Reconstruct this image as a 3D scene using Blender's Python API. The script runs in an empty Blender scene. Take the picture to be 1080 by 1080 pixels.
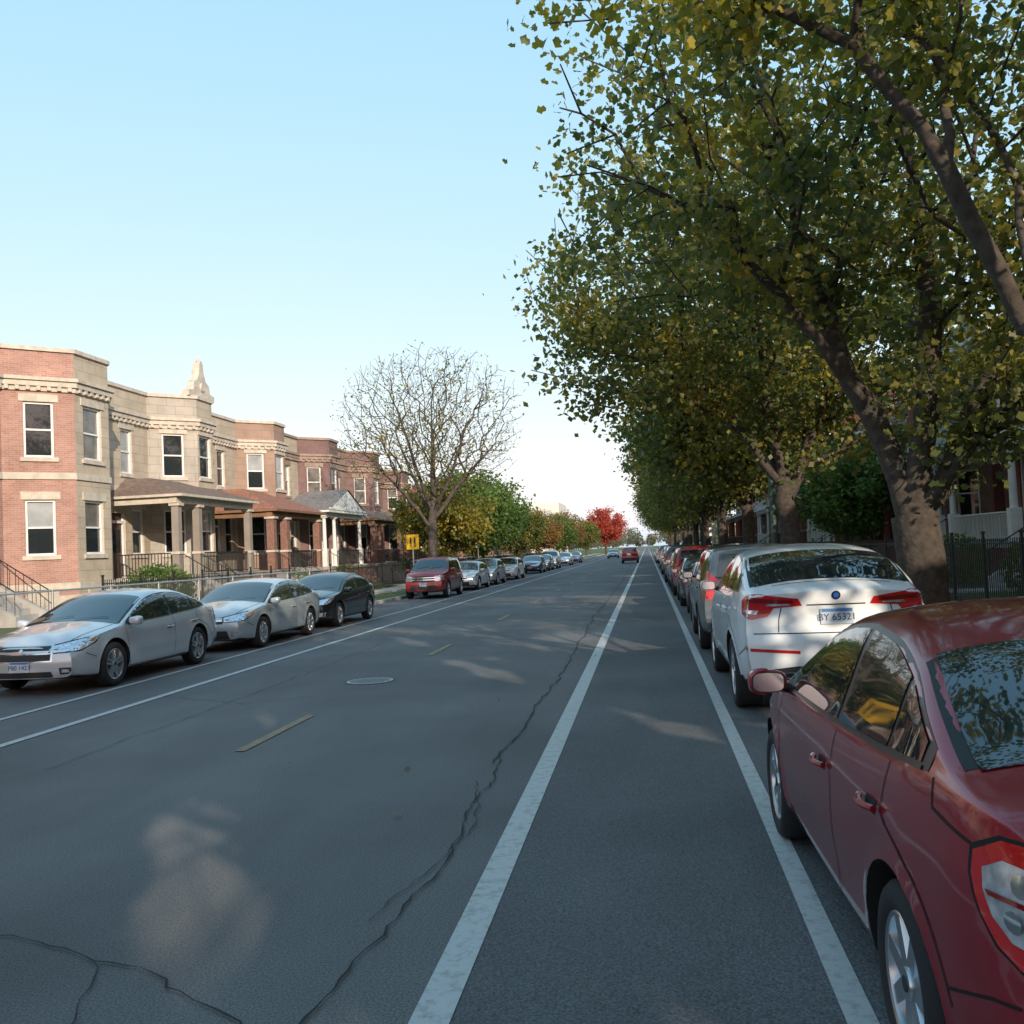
import bpy, bmesh, math, random
import numpy as np
from mathutils import Vector, Matrix
from mathutils.bvhtree import BVHTree
from mathutils.geometry import delaunay_2d_cdt
random.seed(7)
scene=bpy.context.scene
scene.view_settings.view_transform='Standard'
scene.view_settings.look='None'
scene.view_settings.exposure=0
# ---------------------------------------------------------------- materials
M={}
def newmat(name):
    m=bpy.data.materials.new(name); m.use_nodes=True
    nt=m.node_tree; b=nt.nodes['Principled BSDF']; M[name]=m
    return m,nt,b
def pm(name,col,rough=.6,metal=0,coat=0,ior=1.5,emis=None,bump=0,bscale=20,var=0,vscale=3,spec=None):
    m,nt,b=newmat(name)
    b.inputs['Base Color'].default_value=(*col,1); b.inputs['Roughness'].default_value=rough
    b.inputs['Metallic'].default_value=metal; b.inputs['Coat Weight'].default_value=coat
    b.inputs['Coat Roughness'].default_value=.03; b.inputs['IOR'].default_value=ior
    if spec is not None: b.inputs['Specular IOR Level'].default_value=spec
    if var or bump:
        tc=nt.nodes.new('ShaderNodeTexCoord')
    if var:
        n=nt.nodes.new('ShaderNodeTexNoise'); n.inputs['Scale'].default_value=vscale; n.inputs['Detail'].default_value=8
        nt.links.new(tc.outputs['Object'],n.inputs['Vector'])
        r=nt.nodes.new('ShaderNodeValToRGB'); r.color_ramp.elements[0].position=.3; r.color_ramp.elements[1].position=.7
        r.color_ramp.elements[0].color=tuple(c*(1-var) for c in col)+(1,)
        r.color_ramp.elements[1].color=tuple(min(1,c*(1+var)) for c in col)+(1,)
        nt.links.new(n.outputs['Fac'],r.inputs['Fac']); nt.links.new(r.outputs['Color'],b.inputs['Base Color'])
    if bump:
        n2=nt.nodes.new('ShaderNodeTexNoise'); n2.inputs['Scale'].default_value=bscale; n2.inputs['Detail'].default_value=6
        nt.links.new(tc.outputs['Object'],n2.inputs['Vector'])
        bp=nt.nodes.new('ShaderNodeBump'); bp.inputs['Strength'].default_value=bump; bp.inputs['Distance'].default_value=.02
        nt.links.new(n2.outputs['Fac'],bp.inputs['Height']); nt.links.new(bp.outputs['Normal'],b.inputs['Normal'])
    return m
def brickmat(name,c1,c2,mortar,bw=.21,bh=.068,ms=.012,var=.25,bump=.4):
    m,nt,b=newmat(name)
    uv=nt.nodes.new('ShaderNodeUVMap'); 
    br=nt.nodes.new('ShaderNodeTexBrick'); br.inputs['Scale'].default_value=1
    br.inputs['Brick Width'].default_value=bw; br.inputs['Row Height'].default_value=bh; br.inputs['Mortar Size'].default_value=ms*.5
    br.inputs['Color1'].default_value=(*c1,1); br.inputs['Color2'].default_value=(*c2,1); br.inputs['Mortar'].default_value=(*mortar,1)
    nt.links.new(uv.outputs['UV'],br.inputs['Vector'])
    n=nt.nodes.new('ShaderNodeTexNoise'); n.inputs['Scale'].default_value=.9; n.inputs['Detail'].default_value=9; n.inputs['Roughness'].default_value=.65
    tc=nt.nodes.new('ShaderNodeTexCoord'); nt.links.new(tc.outputs['Object'],n.inputs['Vector'])
    r=nt.nodes.new('ShaderNodeMapRange'); r.inputs[1].default_value=.25; r.inputs[2].default_value=.75; r.inputs[3].default_value=1-var; r.inputs[4].default_value=1+var
    nt.links.new(n.outputs['Fac'],r.inputs[0])
    mx=nt.nodes.new('ShaderNodeMixRGB'); mx.blend_type='MULTIPLY'; mx.inputs['Fac'].default_value=1
    nt.links.new(br.outputs['Color'],mx.inputs[1]); nt.links.new(r.outputs[0],mx.inputs[2]); nt.links.new(mx.outputs[0],b.inputs['Base Color'])
    bp=nt.nodes.new('ShaderNodeBump'); bp.inputs['Strength'].default_value=bump; bp.inputs['Distance'].default_value=.01; bp.invert=True
    nt.links.new(br.outputs['Fac'],bp.inputs['Height']); nt.links.new(bp.outputs['Normal'],b.inputs['Normal'])
    b.inputs['Roughness'].default_value=.85
    return m
pm('tire',(.022,.022,.023),.85,bump=.2,bscale=60)
pm('alloy',(.55,.56,.58),.28,metal=.9)
pm('darkmetal',(.06,.06,.065),.5,metal=.6)
pm('black_trim',(.012,.012,.013),.35)
pm('black_plastic',(.03,.03,.032),.6,bump=.15,bscale=200)
pm('arch_black',(.010,.010,.010),.9)
pm('seam',(.006,.006,.006),.8)
pm('chrome',(.75,.75,.76),.12,metal=1)
pm('red_lens',(.60,.012,.014),.12,coat=1)
pm('red_lens_dark',(.22,.004,.008),.12,coat=1)
pm('clear_lens',(.70,.71,.74),.18,metal=.6,coat=1,var=.35,vscale=22)
pm('amber_lens',(.6,.2,.03),.15,coat=1)
pm('lamp_bulb',(.8,.8,.8),.08,metal=1)
pm('plate_white',(.62,.68,.75),.35)
pm('plate_blue',(.1,.25,.5),.4)
pm('plate_ink',(.03,.04,.12),.5)
pm('badge_blue',(.03,.12,.5),.2,coat=1)
m=pm('car_glass',(.020,.027,.029),.02,ior=1.75,coat=.5)
for nm,c,mt in [('paint_red',(.30,.010,.022),.28),('paint_white',(.82,.83,.84),0),('paint_silver',(.66,.67,.69),.35),
    ('paint_silver_green',(.48,.52,.54),.35),('paint_black',(.010,.011,.014),.1),('paint_red2',(.34,.014,.016),.2),('paint_grey',(.12,.13,.14),.5),
    ('paint_blue',(.06,.09,.15),.5),('paint_maroon',(.13,.014,.02),.4),('paint_lightgrey',(.50,.52,.55),.4)]:
    mm=pm(nm,c,.32,metal=mt,coat=1)
    nt=mm.node_tree; b=nt.nodes['Principled BSDF']
    tc=nt.nodes.new('ShaderNodeTexCoord'); n=nt.nodes.new('ShaderNodeTexNoise'); n.inputs['Scale'].default_value=2.5; n.inputs['Detail'].default_value=8
    nt.links.new(tc.outputs['Object'],n.inputs['Vector'])
    r=nt.nodes.new('ShaderNodeMapRange'); r.inputs[1].default_value=.3; r.inputs[2].default_value=.75; r.inputs[3].default_value=.02; r.inputs[4].default_value=.11
    nt.links.new(n.outputs['Fac'],r.inputs[0]); nt.links.new(r.outputs[0],b.inputs['Coat Roughness'])
# building mats
brickmat('brick_pink',(.42,.23,.19),(.34,.17,.135),(.40,.34,.30))
brickmat('brick_red',(.27,.065,.047),(.21,.05,.038),(.24,.18,.155))
brickmat('brick_brown',(.23,.125,.10),(.19,.095,.075),(.26,.21,.18))
brickmat('brick_purple',(.19,.11,.105),(.15,.08,.08),(.21,.17,.155))
brickmat('brick_tan',(.48,.37,.25),(.40,.30,.20),(.42,.36,.28))
brickmat('limestone',(.50,.43,.34),(.45,.38,.29),(.33,.28,.22),bw=.75,bh=.36,ms=.02)
brickmat('limestone_grey',(.42,.38,.33),(.37,.34,.30),(.27,.24,.21),bw=.75,bh=.36,ms=.02)
brickmat('limestone_brown',(.33,.23,.18),(.29,.2,.155),(.23,.17,.14),bw=.75,bh=.36,ms=.02)
pm('stone_trim',(.52,.47,.40),.8,var=.18,vscale=4,bump=.2)
pm('stone_trim_brown',(.31,.23,.19),.8,var=.2,vscale=4,bump=.2)
pm('concrete',(.40,.39,.37),.85,var=.2,vscale=2,bump=.2,bscale=30)
pm('sidewalk_m',(.38,.37,.35),.85,var=.18,vscale=1.2,bump=.15,bscale=25)
pm('white_wood',(.74,.74,.72),.5,var=.08)
pm('brown_wood',(.22,.12,.065),.6,var=.2)
pm('shingle_brown',(.17,.12,.095),.9,var=.3,vscale=6,bump=.5,bscale=12)
pm('shingle_red',(.26,.12,.085),.9,var=.3,vscale=6,bump=.5,bscale=12)
pm('shingle_grey',(.19,.18,.18),.9,var=.3,vscale=6,bump=.5,bscale=12)
pm('roof_tar',(.06,.06,.06),.9)
pm('win_glass',(.02,.026,.03),.03,ior=1.8)
pm('win_blind',(.34,.36,.38),.25,coat=.8,var=.25,vscale=1.5)
pm('win_curtain',(.16,.15,.14),.3,coat=.8,var=.4,vscale=2.5)
pm('door_dark',(.07,.035,.025),.4,var=.2)
pm('iron',(.02,.02,.021),.5)
pm('galv',(.44,.45,.46),.45,metal=.6)
pm('pole_green',(.06,.10,.08),.5)
pm('sign_yellow',(.78,.46,.01),.45)
pm('sign_black',(.02,.02,.02),.5)
pm('manhole_m',(.40,.40,.41),.5,metal=.3,var=.3,vscale=20)
pm('manhole_d',(.04,.04,.04),.7)
pm('bark',(.062,.049,.039),.95,var=.4,vscale=9,bump=.9,bscale=16)
pm('bark_light',(.075,.062,.052),.95,var=.35,vscale=9,bump=.8,bscale=16)
pm('crack_m',(.022,.022,.022),.95)
pm('white_wall',(.6,.58,.55),.8,var=.1)

def leafmat(name,stops,clump=.55):
    m,nt,b=newmat(name)
    nt.nodes.remove(b); out=nt.nodes['Material Output']
    g=nt.nodes.new('ShaderNodeNewGeometry'); tc=nt.nodes.new('ShaderNodeTexCoord')
    n=nt.nodes.new('ShaderNodeTexNoise'); n.inputs['Scale'].default_value=clump; n.inputs['Detail'].default_value=3
    nt.links.new(tc.outputs['Object'],n.inputs['Vector'])
    a=nt.nodes.new('ShaderNodeMath'); a.operation='MULTIPLY_ADD'; a.inputs[1].default_value=.45
    s=nt.nodes.new('ShaderNodeMapRange'); s.inputs[1].default_value=.3; s.inputs[2].default_value=.7; s.inputs[3].default_value=0; s.inputs[4].default_value=.55
    nt.links.new(n.outputs['Fac'],s.inputs[0]); nt.links.new(g.outputs['Random Per Island'],a.inputs[0]); nt.links.new(s.outputs[0],a.inputs[2])
    r=nt.nodes.new('ShaderNodeValToRGB')
    e=r.color_ramp.elements
    e[0].position=stops[0][0]; e[0].color=(*stops[0][1],1); e[1].position=stops[-1][0]; e[1].color=(*stops[-1][1],1)
    for p,c in stops[1:-1]:
        x=e.new(p); x.color=(*c,1)
    nt.links.new(a.outputs[0],r.inputs['Fac'])
    d=nt.nodes.new('ShaderNodeBsdfPrincipled'); d.inputs['Roughness'].default_value=.5
    t=nt.nodes.new('ShaderNodeBsdfTranslucent'); mx=nt.nodes.new('ShaderNodeMixShader'); mx.inputs[0].default_value=.45
    hs=nt.nodes.new('ShaderNodeHueSaturation'); hs.inputs['Value'].default_value=1.7; hs.inputs['Saturation'].default_value=1.1
    nt.links.new(r.outputs[0],d.inputs['Base Color']); nt.links.new(r.outputs[0],hs.inputs['Color']); nt.links.new(hs.outputs[0],t.inputs['Color'])
    nt.links.new(d.outputs[0],mx.inputs[1]); nt.links.new(t.outputs[0],mx.inputs[2]); nt.links.new(mx.outputs[0],out.inputs['Surface'])
leafmat('leaf_maple',[(0,(.050,.072,.030)),(.38,(.095,.12,.034)),(.60,(.17,.17,.04)),(.80,(.31,.25,.045)),(1,(.42,.28,.055))])
leafmat('leaf_yellow',[(0,(.065,.09,.03)),(.35,(.13,.15,.035)),(.62,(.28,.24,.045)),(1,(.46,.34,.06))])
leafmat('leaf_green',[(0,(.05,.1,.025)),(.5,(.1,.17,.04)),(1,(.24,.27,.06))])
leafmat('leaf_red',[(0,(.26,.05,.04)),(.5,(.40,.07,.05)),(1,(.46,.15,.07))])
leafmat('leaf_orange',[(0,(.12,.09,.04)),(.5,(.24,.14,.05)),(1,(.34,.22,.06))])
leafmat('leaf_distant',[(0,(.10,.11,.08)),(.5,(.14,.14,.09)),(.8,(.2,.16,.09)),(1,(.28,.18,.10))],clump=.08)
leafmat('leaf_litter',[(0,(.14,.08,.035)),(.5,(.28,.17,.05)),(1,(.40,.28,.06))])

def asphalt(name,base,light,seed=0):
    m,nt,b=newmat(name)
    tc=nt.nodes.new('ShaderNodeTexCoord')
    mp=nt.nodes.new('ShaderNodeMapping'); mp.inputs['Location'].default_value=(seed,seed*2,0); mp.inputs['Scale'].default_value=(1,.18,1)
    nt.links.new(tc.outputs['Object'],mp.inputs['Vector'])
    n1=nt.nodes.new('ShaderNodeTexNoise'); n1.inputs['Scale'].default_value=.9; n1.inputs['Detail'].default_value=9; n1.inputs['Roughness'].default_value=.6
    nt.links.new(mp.outputs[0],n1.inputs['Vector'])
    n2=nt.nodes.new('ShaderNodeTexNoise'); n2.inputs['Scale'].default_value=95; n2.inputs['Detail'].default_value=3
    nt.links.new(tc.outputs['Object'],n2.inputs['Vector'])
    n3=nt.nodes.new('ShaderNodeTexVoronoi'); n3.inputs['Scale'].default_value=55
    nt.links.new(tc.outputs['Object'],n3.inputs['Vector'])
    n4=nt.nodes.new('ShaderNodeTexNoise'); n4.inputs['Scale'].default_value=.35; n4.inputs['Detail'].default_value=4
    nt.links.new(tc.outputs['Object'],n4.inputs['Vector'])
    r=nt.nodes.new('ShaderNodeValToRGB'); r.color_ramp.elements[0].position=.3; r.color_ramp.elements[1].position=.72
    r.color_ramp.elements[0].color=(*base,1); r.color_ramp.elements[1].color=(*light,1)
    nt.links.new(n1.outputs['Fac'],r.inputs['Fac'])
    mr=nt.nodes.new('ShaderNodeMapRange'); mr.inputs[1].default_value=.3; mr.inputs[2].default_value=.75; mr.inputs[3].default_value=.5; mr.inputs[4].default_value=1.8
    nt.links.new(n2.outputs['Fac'],mr.inputs[0])
    mx=nt.nodes.new('ShaderNodeMixRGB'); mx.blend_type='MULTIPLY'; mx.inputs[0].default_value=1
    nt.links.new(r.outputs[0],mx.inputs[1]); nt.links.new(mr.outputs[0],mx.inputs[2])
    m4=nt.nodes.new('ShaderNodeMapRange'); m4.inputs[1].default_value=.35; m4.inputs[2].default_value=.65; m4.inputs[3].default_value=.80; m4.inputs[4].default_value=1.2
    nt.links.new(n4.outputs['Fac'],m4.inputs[0])
    mx2=nt.nodes.new('ShaderNodeMixRGB'); mx2.blend_type='MULTIPLY'; mx2.inputs[0].default_value=1
    nt.links.new(mx.outputs[0],mx2.inputs[1]); nt.links.new(m4.outputs[0],mx2.inputs[2])
    nt.links.new(mx2.outputs[0],b.inputs['Base Color'])
    bp=nt.nodes.new('ShaderNodeBump'); bp.inputs['Strength'].default_value=.55; bp.inputs['Distance'].default_value=.006
    nt.links.new(n3.outputs['Distance'],bp.inputs['Height']); nt.links.new(bp.outputs[0],b.inputs['Normal'])
    b.inputs['Roughness'].default_value=.78
asphalt('asphalt',(.092,.088,.086),(.135,.130,.126))
asphalt('asphalt_lane',(.078,.077,.077),(.104,.103,.103),5)
def paintline(name,col,dark,thr):
    m,nt,b=newmat(name)
    tc=nt.nodes.new('ShaderNodeTexCoord'); n=nt.nodes.new('ShaderNodeTexNoise'); n.inputs['Scale'].default_value=14; n.inputs['Detail'].default_value=10; n.inputs['Roughness'].default_value=.75
    nt.links.new(tc.outputs['Object'],n.inputs['Vector'])
    r=nt.nodes.new('ShaderNodeValToRGB'); r.color_ramp.elements[0].position=thr; r.color_ramp.elements[1].position=thr+.18
    r.color_ramp.elements[0].color=(*dark,1); r.color_ramp.elements[1].color=(*col,1)
    nt.links.new(n.outputs['Fac'],r.inputs['Fac']); nt.links.new(r.outputs[0],b.inputs['Base Color']); b.inputs['Roughness'].default_value=.6
paintline('line_white',(.50,.49,.47),(.27,.27,.26),.33)
paintline('line_yellow',(.36,.22,.06),(.13,.11,.08),.42)
def grassmat():
    m,nt,b=newmat('grass_m')
    tc=nt.nodes.new('ShaderNodeTexCoord'); n=nt.nodes.new('ShaderNodeTexNoise'); n.inputs['Scale'].default_value=1.3; n.inputs['Detail'].default_value=12; n.inputs['Roughness'].default_value=.75
    nt.links.new(tc.outputs['Object'],n.inputs['Vector'])
    r=nt.nodes.new('ShaderNodeValToRGB'); e=r.color_ramp.elements; e[0].position=.3; e[0].color=(.04,.065,.02,1); e[1].position=.75; e[1].color=(.16,.17,.06,1)
    x=e.new(.52); x.color=(.08,.12,.03,1)
    nt.links.new(n.outputs['Fac'],r.inputs['Fac']); nt.links.new(r.outputs[0],b.inputs['Base Color']); b.inputs['Roughness'].default_value=.9
    n2=nt.nodes.new('ShaderNodeTexNoise'); n2.inputs['Scale'].default_value=40; n2.inputs['Detail'].default_value=5
    nt.links.new(tc.outputs['Object'],n2.inputs['Vector'])
    bp=nt.nodes.new('ShaderNodeBump'); bp.inputs['Strength'].default_value=1; bp.inputs['Distance'].default_value=.04
    nt.links.new(n2.outputs['Fac'],bp.inputs['Height']); nt.links.new(bp.outputs[0],b.inputs['Normal'])
grassmat()

# ---------------------------------------------------------------- mesh builder
class MB:
    def __init__(s): s.v=[]; s.f=[]; s.m=[]; s.uv=[]; s.sm=[]
    def add(s,vs,fs,mat,uvs=None,smooth=False):
        o=len(s.v); s.v.extend([tuple(x) for x in vs])
        for i,f in enumerate(fs):
            s.f.append([o+j for j in f]); s.m.append(mat); s.sm.append(smooth)
            s.uv.append(uvs[i] if uvs else None)
    def quad(s,a,b,c,d,mat,uv=None): s.add([a,b,c,d],[(0,1,2,3)],mat,[uv] if uv else None)
    def box(s,c,sz,mat,rz=0):
        x,y,z=[k/2 for k in sz]; co,si=math.cos(rz),math.sin(rz)
        vs=[]
        for dz in(-z,z):
            for dx,dy in((-x,-y),(x,-y),(x,y),(-x,y)):
                vs.append((c[0]+dx*co-dy*si,c[1]+dx*si+dy*co,c[2]+dz))
        s.add(vs,[(3,2,1,0),(4,5,6,7),(0,1,5,4),(1,2,6,5),(2,3,7,6),(3,0,4,7)],mat)
    def tube(s,p0,p1,r0,r1,mat,n=10,caps=True):
        p0=Vector(p0);p1=Vector(p1);d=(p1-p0).normalized()
        u=d.orthogonal().normalized(); w=d.cross(u)
        vs=[]
        for p,r in((p0,r0),(p1,r1)):
            for i in range(n):
                a=2*math.pi*i/n; vs.append(p+u*(r*math.cos(a))+w*(r*math.sin(a)))
        s.add(vs,[(i,(i+1)%n,n+(i+1)%n,n+i) for i in range(n)],mat,smooth=True)
        if caps:
            s.add(vs[:n],[tuple(range(n-1,-1,-1))],mat); s.add(vs[n:],[tuple(range(n))],mat)
    def mesh(s,name,extra=None):
        me=bpy.data.meshes.new(name); me.from_pydata(s.v,[],s.f)
        names=[]
        for x in s.m:
            if x not in names: names.append(x)
        if extra and extra in names: names.remove(extra); names.insert(0,extra)
        for x in names: me.materials.append(M[x])
        idx={x:i for i,x in enumerate(names)}
        me.polygons.foreach_set('material_index',[idx[x] for x in s.m])
        me.polygons.foreach_set('use_smooth',s.sm)
        if any(u is not None for u in s.uv):
            l=me.uv_layers.new(name='UVMap'); data=[]
            for f,u in zip(s.f,s.uv):
                if u is None: data.extend([0.0]*(2*len(f)))
                else:
                    for q in u: data.extend(q)
            l.data.foreach_set('uv',data)
        me.update(); return me
    def obj(s,name,loc=(0,0,0),rz=0,parent=None):
        return put(s.mesh(name),name,loc,rz,parent)
def put(me,name,loc=(0,0,0),rz=0,parent=None):
    o=bpy.data.objects.new(name,me); scene.collection.objects.link(o); o.location=loc; o.rotation_euler=(0,0,rz)
    if parent: o.parent=parent
    return o
def empty(name,loc=(0,0,0),rz=0,sc=1):
    e=bpy.data.objects.new(name,None); scene.collection.objects.link(e); e.location=loc; e.rotation_euler=(0,0,rz); e.scale=(sc,sc,sc); return e

# ---------------------------------------------------------------- cars
class Curve:
    def __init__(s,pts,k=.06):
        pts=sorted(pts); xs=[p[0] for p in pts]; zs=[p[1] for p in pts]
        s.x=np.arange(xs[0]-.6,xs[-1]+.6,.01); v=np.interp(s.x,xs,zs)
        n=int(4*k/.01); t=np.arange(-n,n+1)*.01; g=np.exp(-t*t/(2*k*k)); g/=g.sum()
        s.v=np.convolve(np.pad(v,n,mode='edge'),g,mode='valid')
    def __call__(s,y): return float(np.interp(y,s.x,s.v))
GU=[0,.1,.3,.55,.78,.9,1]; GV=[.925,.965,.99,1.0,.99,.972,.945]
def sstep(t): t=max(0,min(1,t)); return t*t*(3-2*t)
def car_mesh(name,sp,paint):
    L,W=sp['L'],sp['W']; top=Curve(sp['top'],sp.get('k',.06)); belt=Curve(sp['belt'],.15); crown=Curve(sp['crown'],.12); floor=Curve(sp['floor'],.12)
    plan=Curve([(-L/2,sp.get('pr',.84)),(-L/2+.12,.90),(-L/2+.4,.955),(-L/2+.9,.99),(-.3,1),(L/2-1.2,.99),(L/2-.6,.955),(L/2-.2,.89),(L/2-.05,.82),(L/2,sp.get('pf',.76))],.05)
    tum=sp.get('tumble',.36)
    ax=[sp['fa'],sp['ra']]; R=sp['r']; Ra=R+.05
    def wc(y):
        zt=top(y); zc=zt-crown(y); zb=min(belt(y),zc-.002); dz=zc-zb
        return W/2*plan(y)*GV[-1]-.012*min(1,dz/.03)-tum*dz-.10*dz*dz
    ys=list(np.linspace(-L/2,L/2,110))
    secs=[]
    for y in ys:
        zl=floor(y); zt=top(y); cr=crown(y); zc=zt-cr; zb=min(belt(y),zc-.002); hw=W/2*plan(y)
        pts=[]
        x0=hw*GV[0]
        for s in np.linspace(0,.92,5): pts.append([x0*s,zl])
        for u in np.linspace(0,1,17):
            z=zl+(zb-zl)*u; x=hw*float(np.interp(u,GU,GV)); pts.append([x,z])
        wb=pts[-1][0]
        for v in np.linspace(0,1,9)[1:]:
            dz=(zc-zb)*v; pts.append([wb-.012*min(1,dz/.03)-tum*dz-.10*dz*dz,zb+dz])
        wcc=pts[-1][0]
        for s in np.linspace(0,1,14)[1:]:
            xx=wcc*(1-s); pts.append([xx,zc+cr*(1-(xx/max(wcc,.01))**2.3)])
        P=np.array(pts)
        for it in range(3):
            Q=P.copy(); Q[1:-1]=P[1:-1]*.5+(P[:-2]+P[2:])*.25; P=Q
        for p in P:
            z=p[1]
            if p[0]>hw*.8 and z<belt(y)+.02:
                for a in ax:
                    rr=math.hypot(y-a,z-R)
                    p[0]+=.016*math.exp(-((rr-Ra)/.05)**2)
                zl2=sp.get('line',.80)+.03*(-y/2)
                p[0]+=.007*math.exp(-((z-zl2)/.018)**2)
                p[0]-=.010*math.exp(-((z-.42)/.07)**2)*math.exp(-(y/.9)**4)
                p[0]+=.008*math.exp(-((z-.27)/.03)**2)*math.exp(-(y/1.0)**6)
        secs.append(P)
    N=len(secs[0])
    blg=sp.get('bulge',(.13,.20)); vr=Curve(sp.get('vr',[(.2,.06),(.32,.01),(.45,0),(.58,.0),(.66,.05),(.9,.055),(1.1,.09)]),.02); vf=Curve(sp.get('vf',[(.2,.06),(.3,.01),(.5,0),(.62,.03),(.8,.1),(1.1,.2)]),.03)
    def warp(x,y,z):
        sg=1 if y>0 else -1
        w=sstep((abs(y)-(L/2-.9))/.9); w2=sstep((abs(y)-(L/2-.35))/.35)
        k=blg[1] if sg>0 else blg[0]
        y2=y-sg*k*w*(x/(W/2))**2*1.0 - sg*w2*(vf(z) if sg>0 else vr(z))
        return (x,y2,z)
    vs=[];fs=[]
    ring=2*N-2
    def ringpts(P):
        r=[(p[0],p[1]) for p in P]+[(-p[0],p[1]) for p in P[-2:0:-1]]
        return r
    for y,P in zip(ys,secs):
        for x,z in ringpts(P): vs.append(warp(x,y,z))
    n=len(ys)
    for i in range(n-1):
        for j in range(ring):
            a=i*ring+j; b=i*ring+(j+1)%ring; fs.append((a,b,b+ring,a+ring))
    for e,(y,P) in ((0,(ys[0],secs[0])),(n-1,(ys[-1],secs[-1]))):
        Mx=12; rows=[]
        for i in range(1,N-1):
            row=[e*ring+i]
            for k in range(1,Mx):
                x=P[i][0]*(1-2*k/Mx); vs.append(warp(x,y,P[i][1])); row.append(len(vs)-1)
            row.append(e*ring+(ring-i)); rows.append(row)
        for a,b in zip(rows[:-1],rows[1:]):
            for k in range(Mx):
                f=(a[k],b[k],b[k+1],a[k+1]); fs.append(f if e==0 else f[::-1])
        a=rows[0]; fs.append(tuple([e*ring]+a) if e==0 else tuple([e*ring]+a)[::-1])
        a=rows[-1]; c=e*ring+N-1; fs.append(tuple([c]+a[::-1]) if e==0 else tuple([c]+a))
    me=bpy.data.meshes.new('tmp'); me.from_pydata(vs,[],fs)
    bm=bmesh.new(); bm.from_mesh(me); bmesh.ops.remove_doubles(bm,verts=bm.verts,dist=.0004)
    bmesh.ops.recalc_face_normals(bm,faces=bm.faces); bm.to_mesh(me)
    bvh=BVHTree.FromBMesh(bm); bm.free()
    ob=bpy.data.objects.new('tmp',me); scene.collection.objects.link(ob)
    cm=bpy.data.meshes.new('cut'); cb=bmesh.new()
    for a in ax:
        for sx in(-1,1):
            x1=sx*(W/2+.2); x0=sx*(W/2-.30)
            bmesh.ops.create_cone(cb,cap_ends=True,segments=48,radius1=Ra,radius2=Ra,depth=abs(x1-x0),
                matrix=Matrix.Translation(((x0+x1)/2,a,R+.01))@Matrix.Rotation(math.pi/2,4,'Y')@Matrix.Rotation(.03,4,'Z'))
    cb.to_mesh(cm); cb.free(); co=bpy.data.objects.new('cut',cm); scene.collection.objects.link(co)
    md=ob.modifiers.new('b','BOOLEAN'); md.object=co; md.operation='DIFFERENCE'; md.solver='EXACT'
    dg=bpy.context.evaluated_depsgraph_get(); me2=bpy.data.meshes.new_from_object(ob.evaluated_get(dg))
    bpy.data.objects.remove(ob); bpy.data.objects.remove(co)
    mb=MB()
    V=[tuple(v.co) for v in me2.vertices]; mb.v=V
    for p in me2.polygons:
        c=p.center; mt=paint
        if c.z>.12:
            for a in ax:
                rr=math.hypot(c.y-a,c.z-R-.01)
                if rr<Ra+.002 and abs(c.x)<W/2*.97+.02 and (rr<Ra-.02 or abs(p.normal.x)<.3 ): mt='arch_black'
        if p.normal.z<-.8 and c.z<.4: mt='black_plastic'
        if sp.get('clad') and mt==paint and c.z<sp['clad']: mt='black_plastic'
        mb.f.append(list(p.vertices)); mb.m.append(mt); mb.uv.append(None); mb.sm.append(True)
    def cast(mode,a,b,sx,off):
        if mode=='S': o=Vector((sx*3,a,b)); d=Vector((-sx,0,0))
        elif mode=='F': o=Vector((a*sx,5,b)); d=Vector((0,-1,0))
        elif mode=='R': o=Vector((a*sx,-5,b)); d=Vector((0,1,0))
        elif mode=='T': o=Vector((a*sx,b,4)); d=Vector((0,0,-1))
        else:
            sy=1 if mode=='LF' else -1
            C=Vector((sx*(W/2-.12),sy*(L/2-.14),b)); dd=Vector((sx*.7071,sy*.7071,0)); e=Vector((sx*.7071,-sy*.7071,0))
            o=C+e*a+dd*2; d=-dd
        h,nm,i,dist=bvh.ray_cast(o,d)
        if h is None: return None
        if nm.dot(d)>0: nm=-nm
        return h+nm*off*.5-d*off*.5
    def patch(mode,outline,mat,off=.003,sx=1,g=.05):
        pts=[]; n=len(outline)
        for i in range(n):
            a=Vector(outline[i]); b=Vector(outline[(i+1)%n]); k=max(1,int((b-a).length/g+.5))
            for j in range(k): pts.append(a.lerp(b,j/k))
        m=len(pts); edges=[(i,(i+1)%m) for i in range(m)]
        xs=[p.x for p in pts]; zs=[p.y for p in pts]; inner=[]
        for x in np.arange(min(xs)+g/2,max(xs),g):
            for z in np.arange(min(zs)+g/2,max(zs),g):
                ins=False
                for i in range(m):
                    p,q=pts[i],pts[(i+1)%m]
                    if (p.y>z)!=(q.y>z) and x<(q.x-p.x)*(z-p.y)/(q.y-p.y)+p.x: ins=not ins
                if ins and min((p.x-x)**2+(p.y-z)**2 for p in pts)>(g*.4)**2: inner.append(Vector((x,z)))
        r=delaunay_2d_cdt(pts+inner,edges,[],1,1e-5)
        pv=[cast(mode,p.x,p.y,sx,off) for p in r[0]]
        ok=[p is not None for p in pv]
        fs=[]
        for f in r[2]:
            if all(ok[i] for i in f):
                q=[pv[i] for i in f]
                if max((q[i]-q[i-1]).length for i in range(len(q)))<.35: fs.append(tuple(f))
        out=[]
        for f in fs:
            q=[pv[i] for i in f]; nn=(q[1]-q[0]).cross(q[2]-q[0])
            ref={'S':Vector((sx,0,0)),'F':Vector((0,1,0)),'R':Vector((0,-1,0)),'T':Vector((0,0,1)),'LF':Vector((sx,1,0)),'LR':Vector((sx,-1,0))}[mode]
            out.append(f if nn.dot(ref)>0 else f[::-1])
        mb.add([p if p is not None else (0,0,.5) for p in pv],out,mat,smooth=True)
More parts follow.
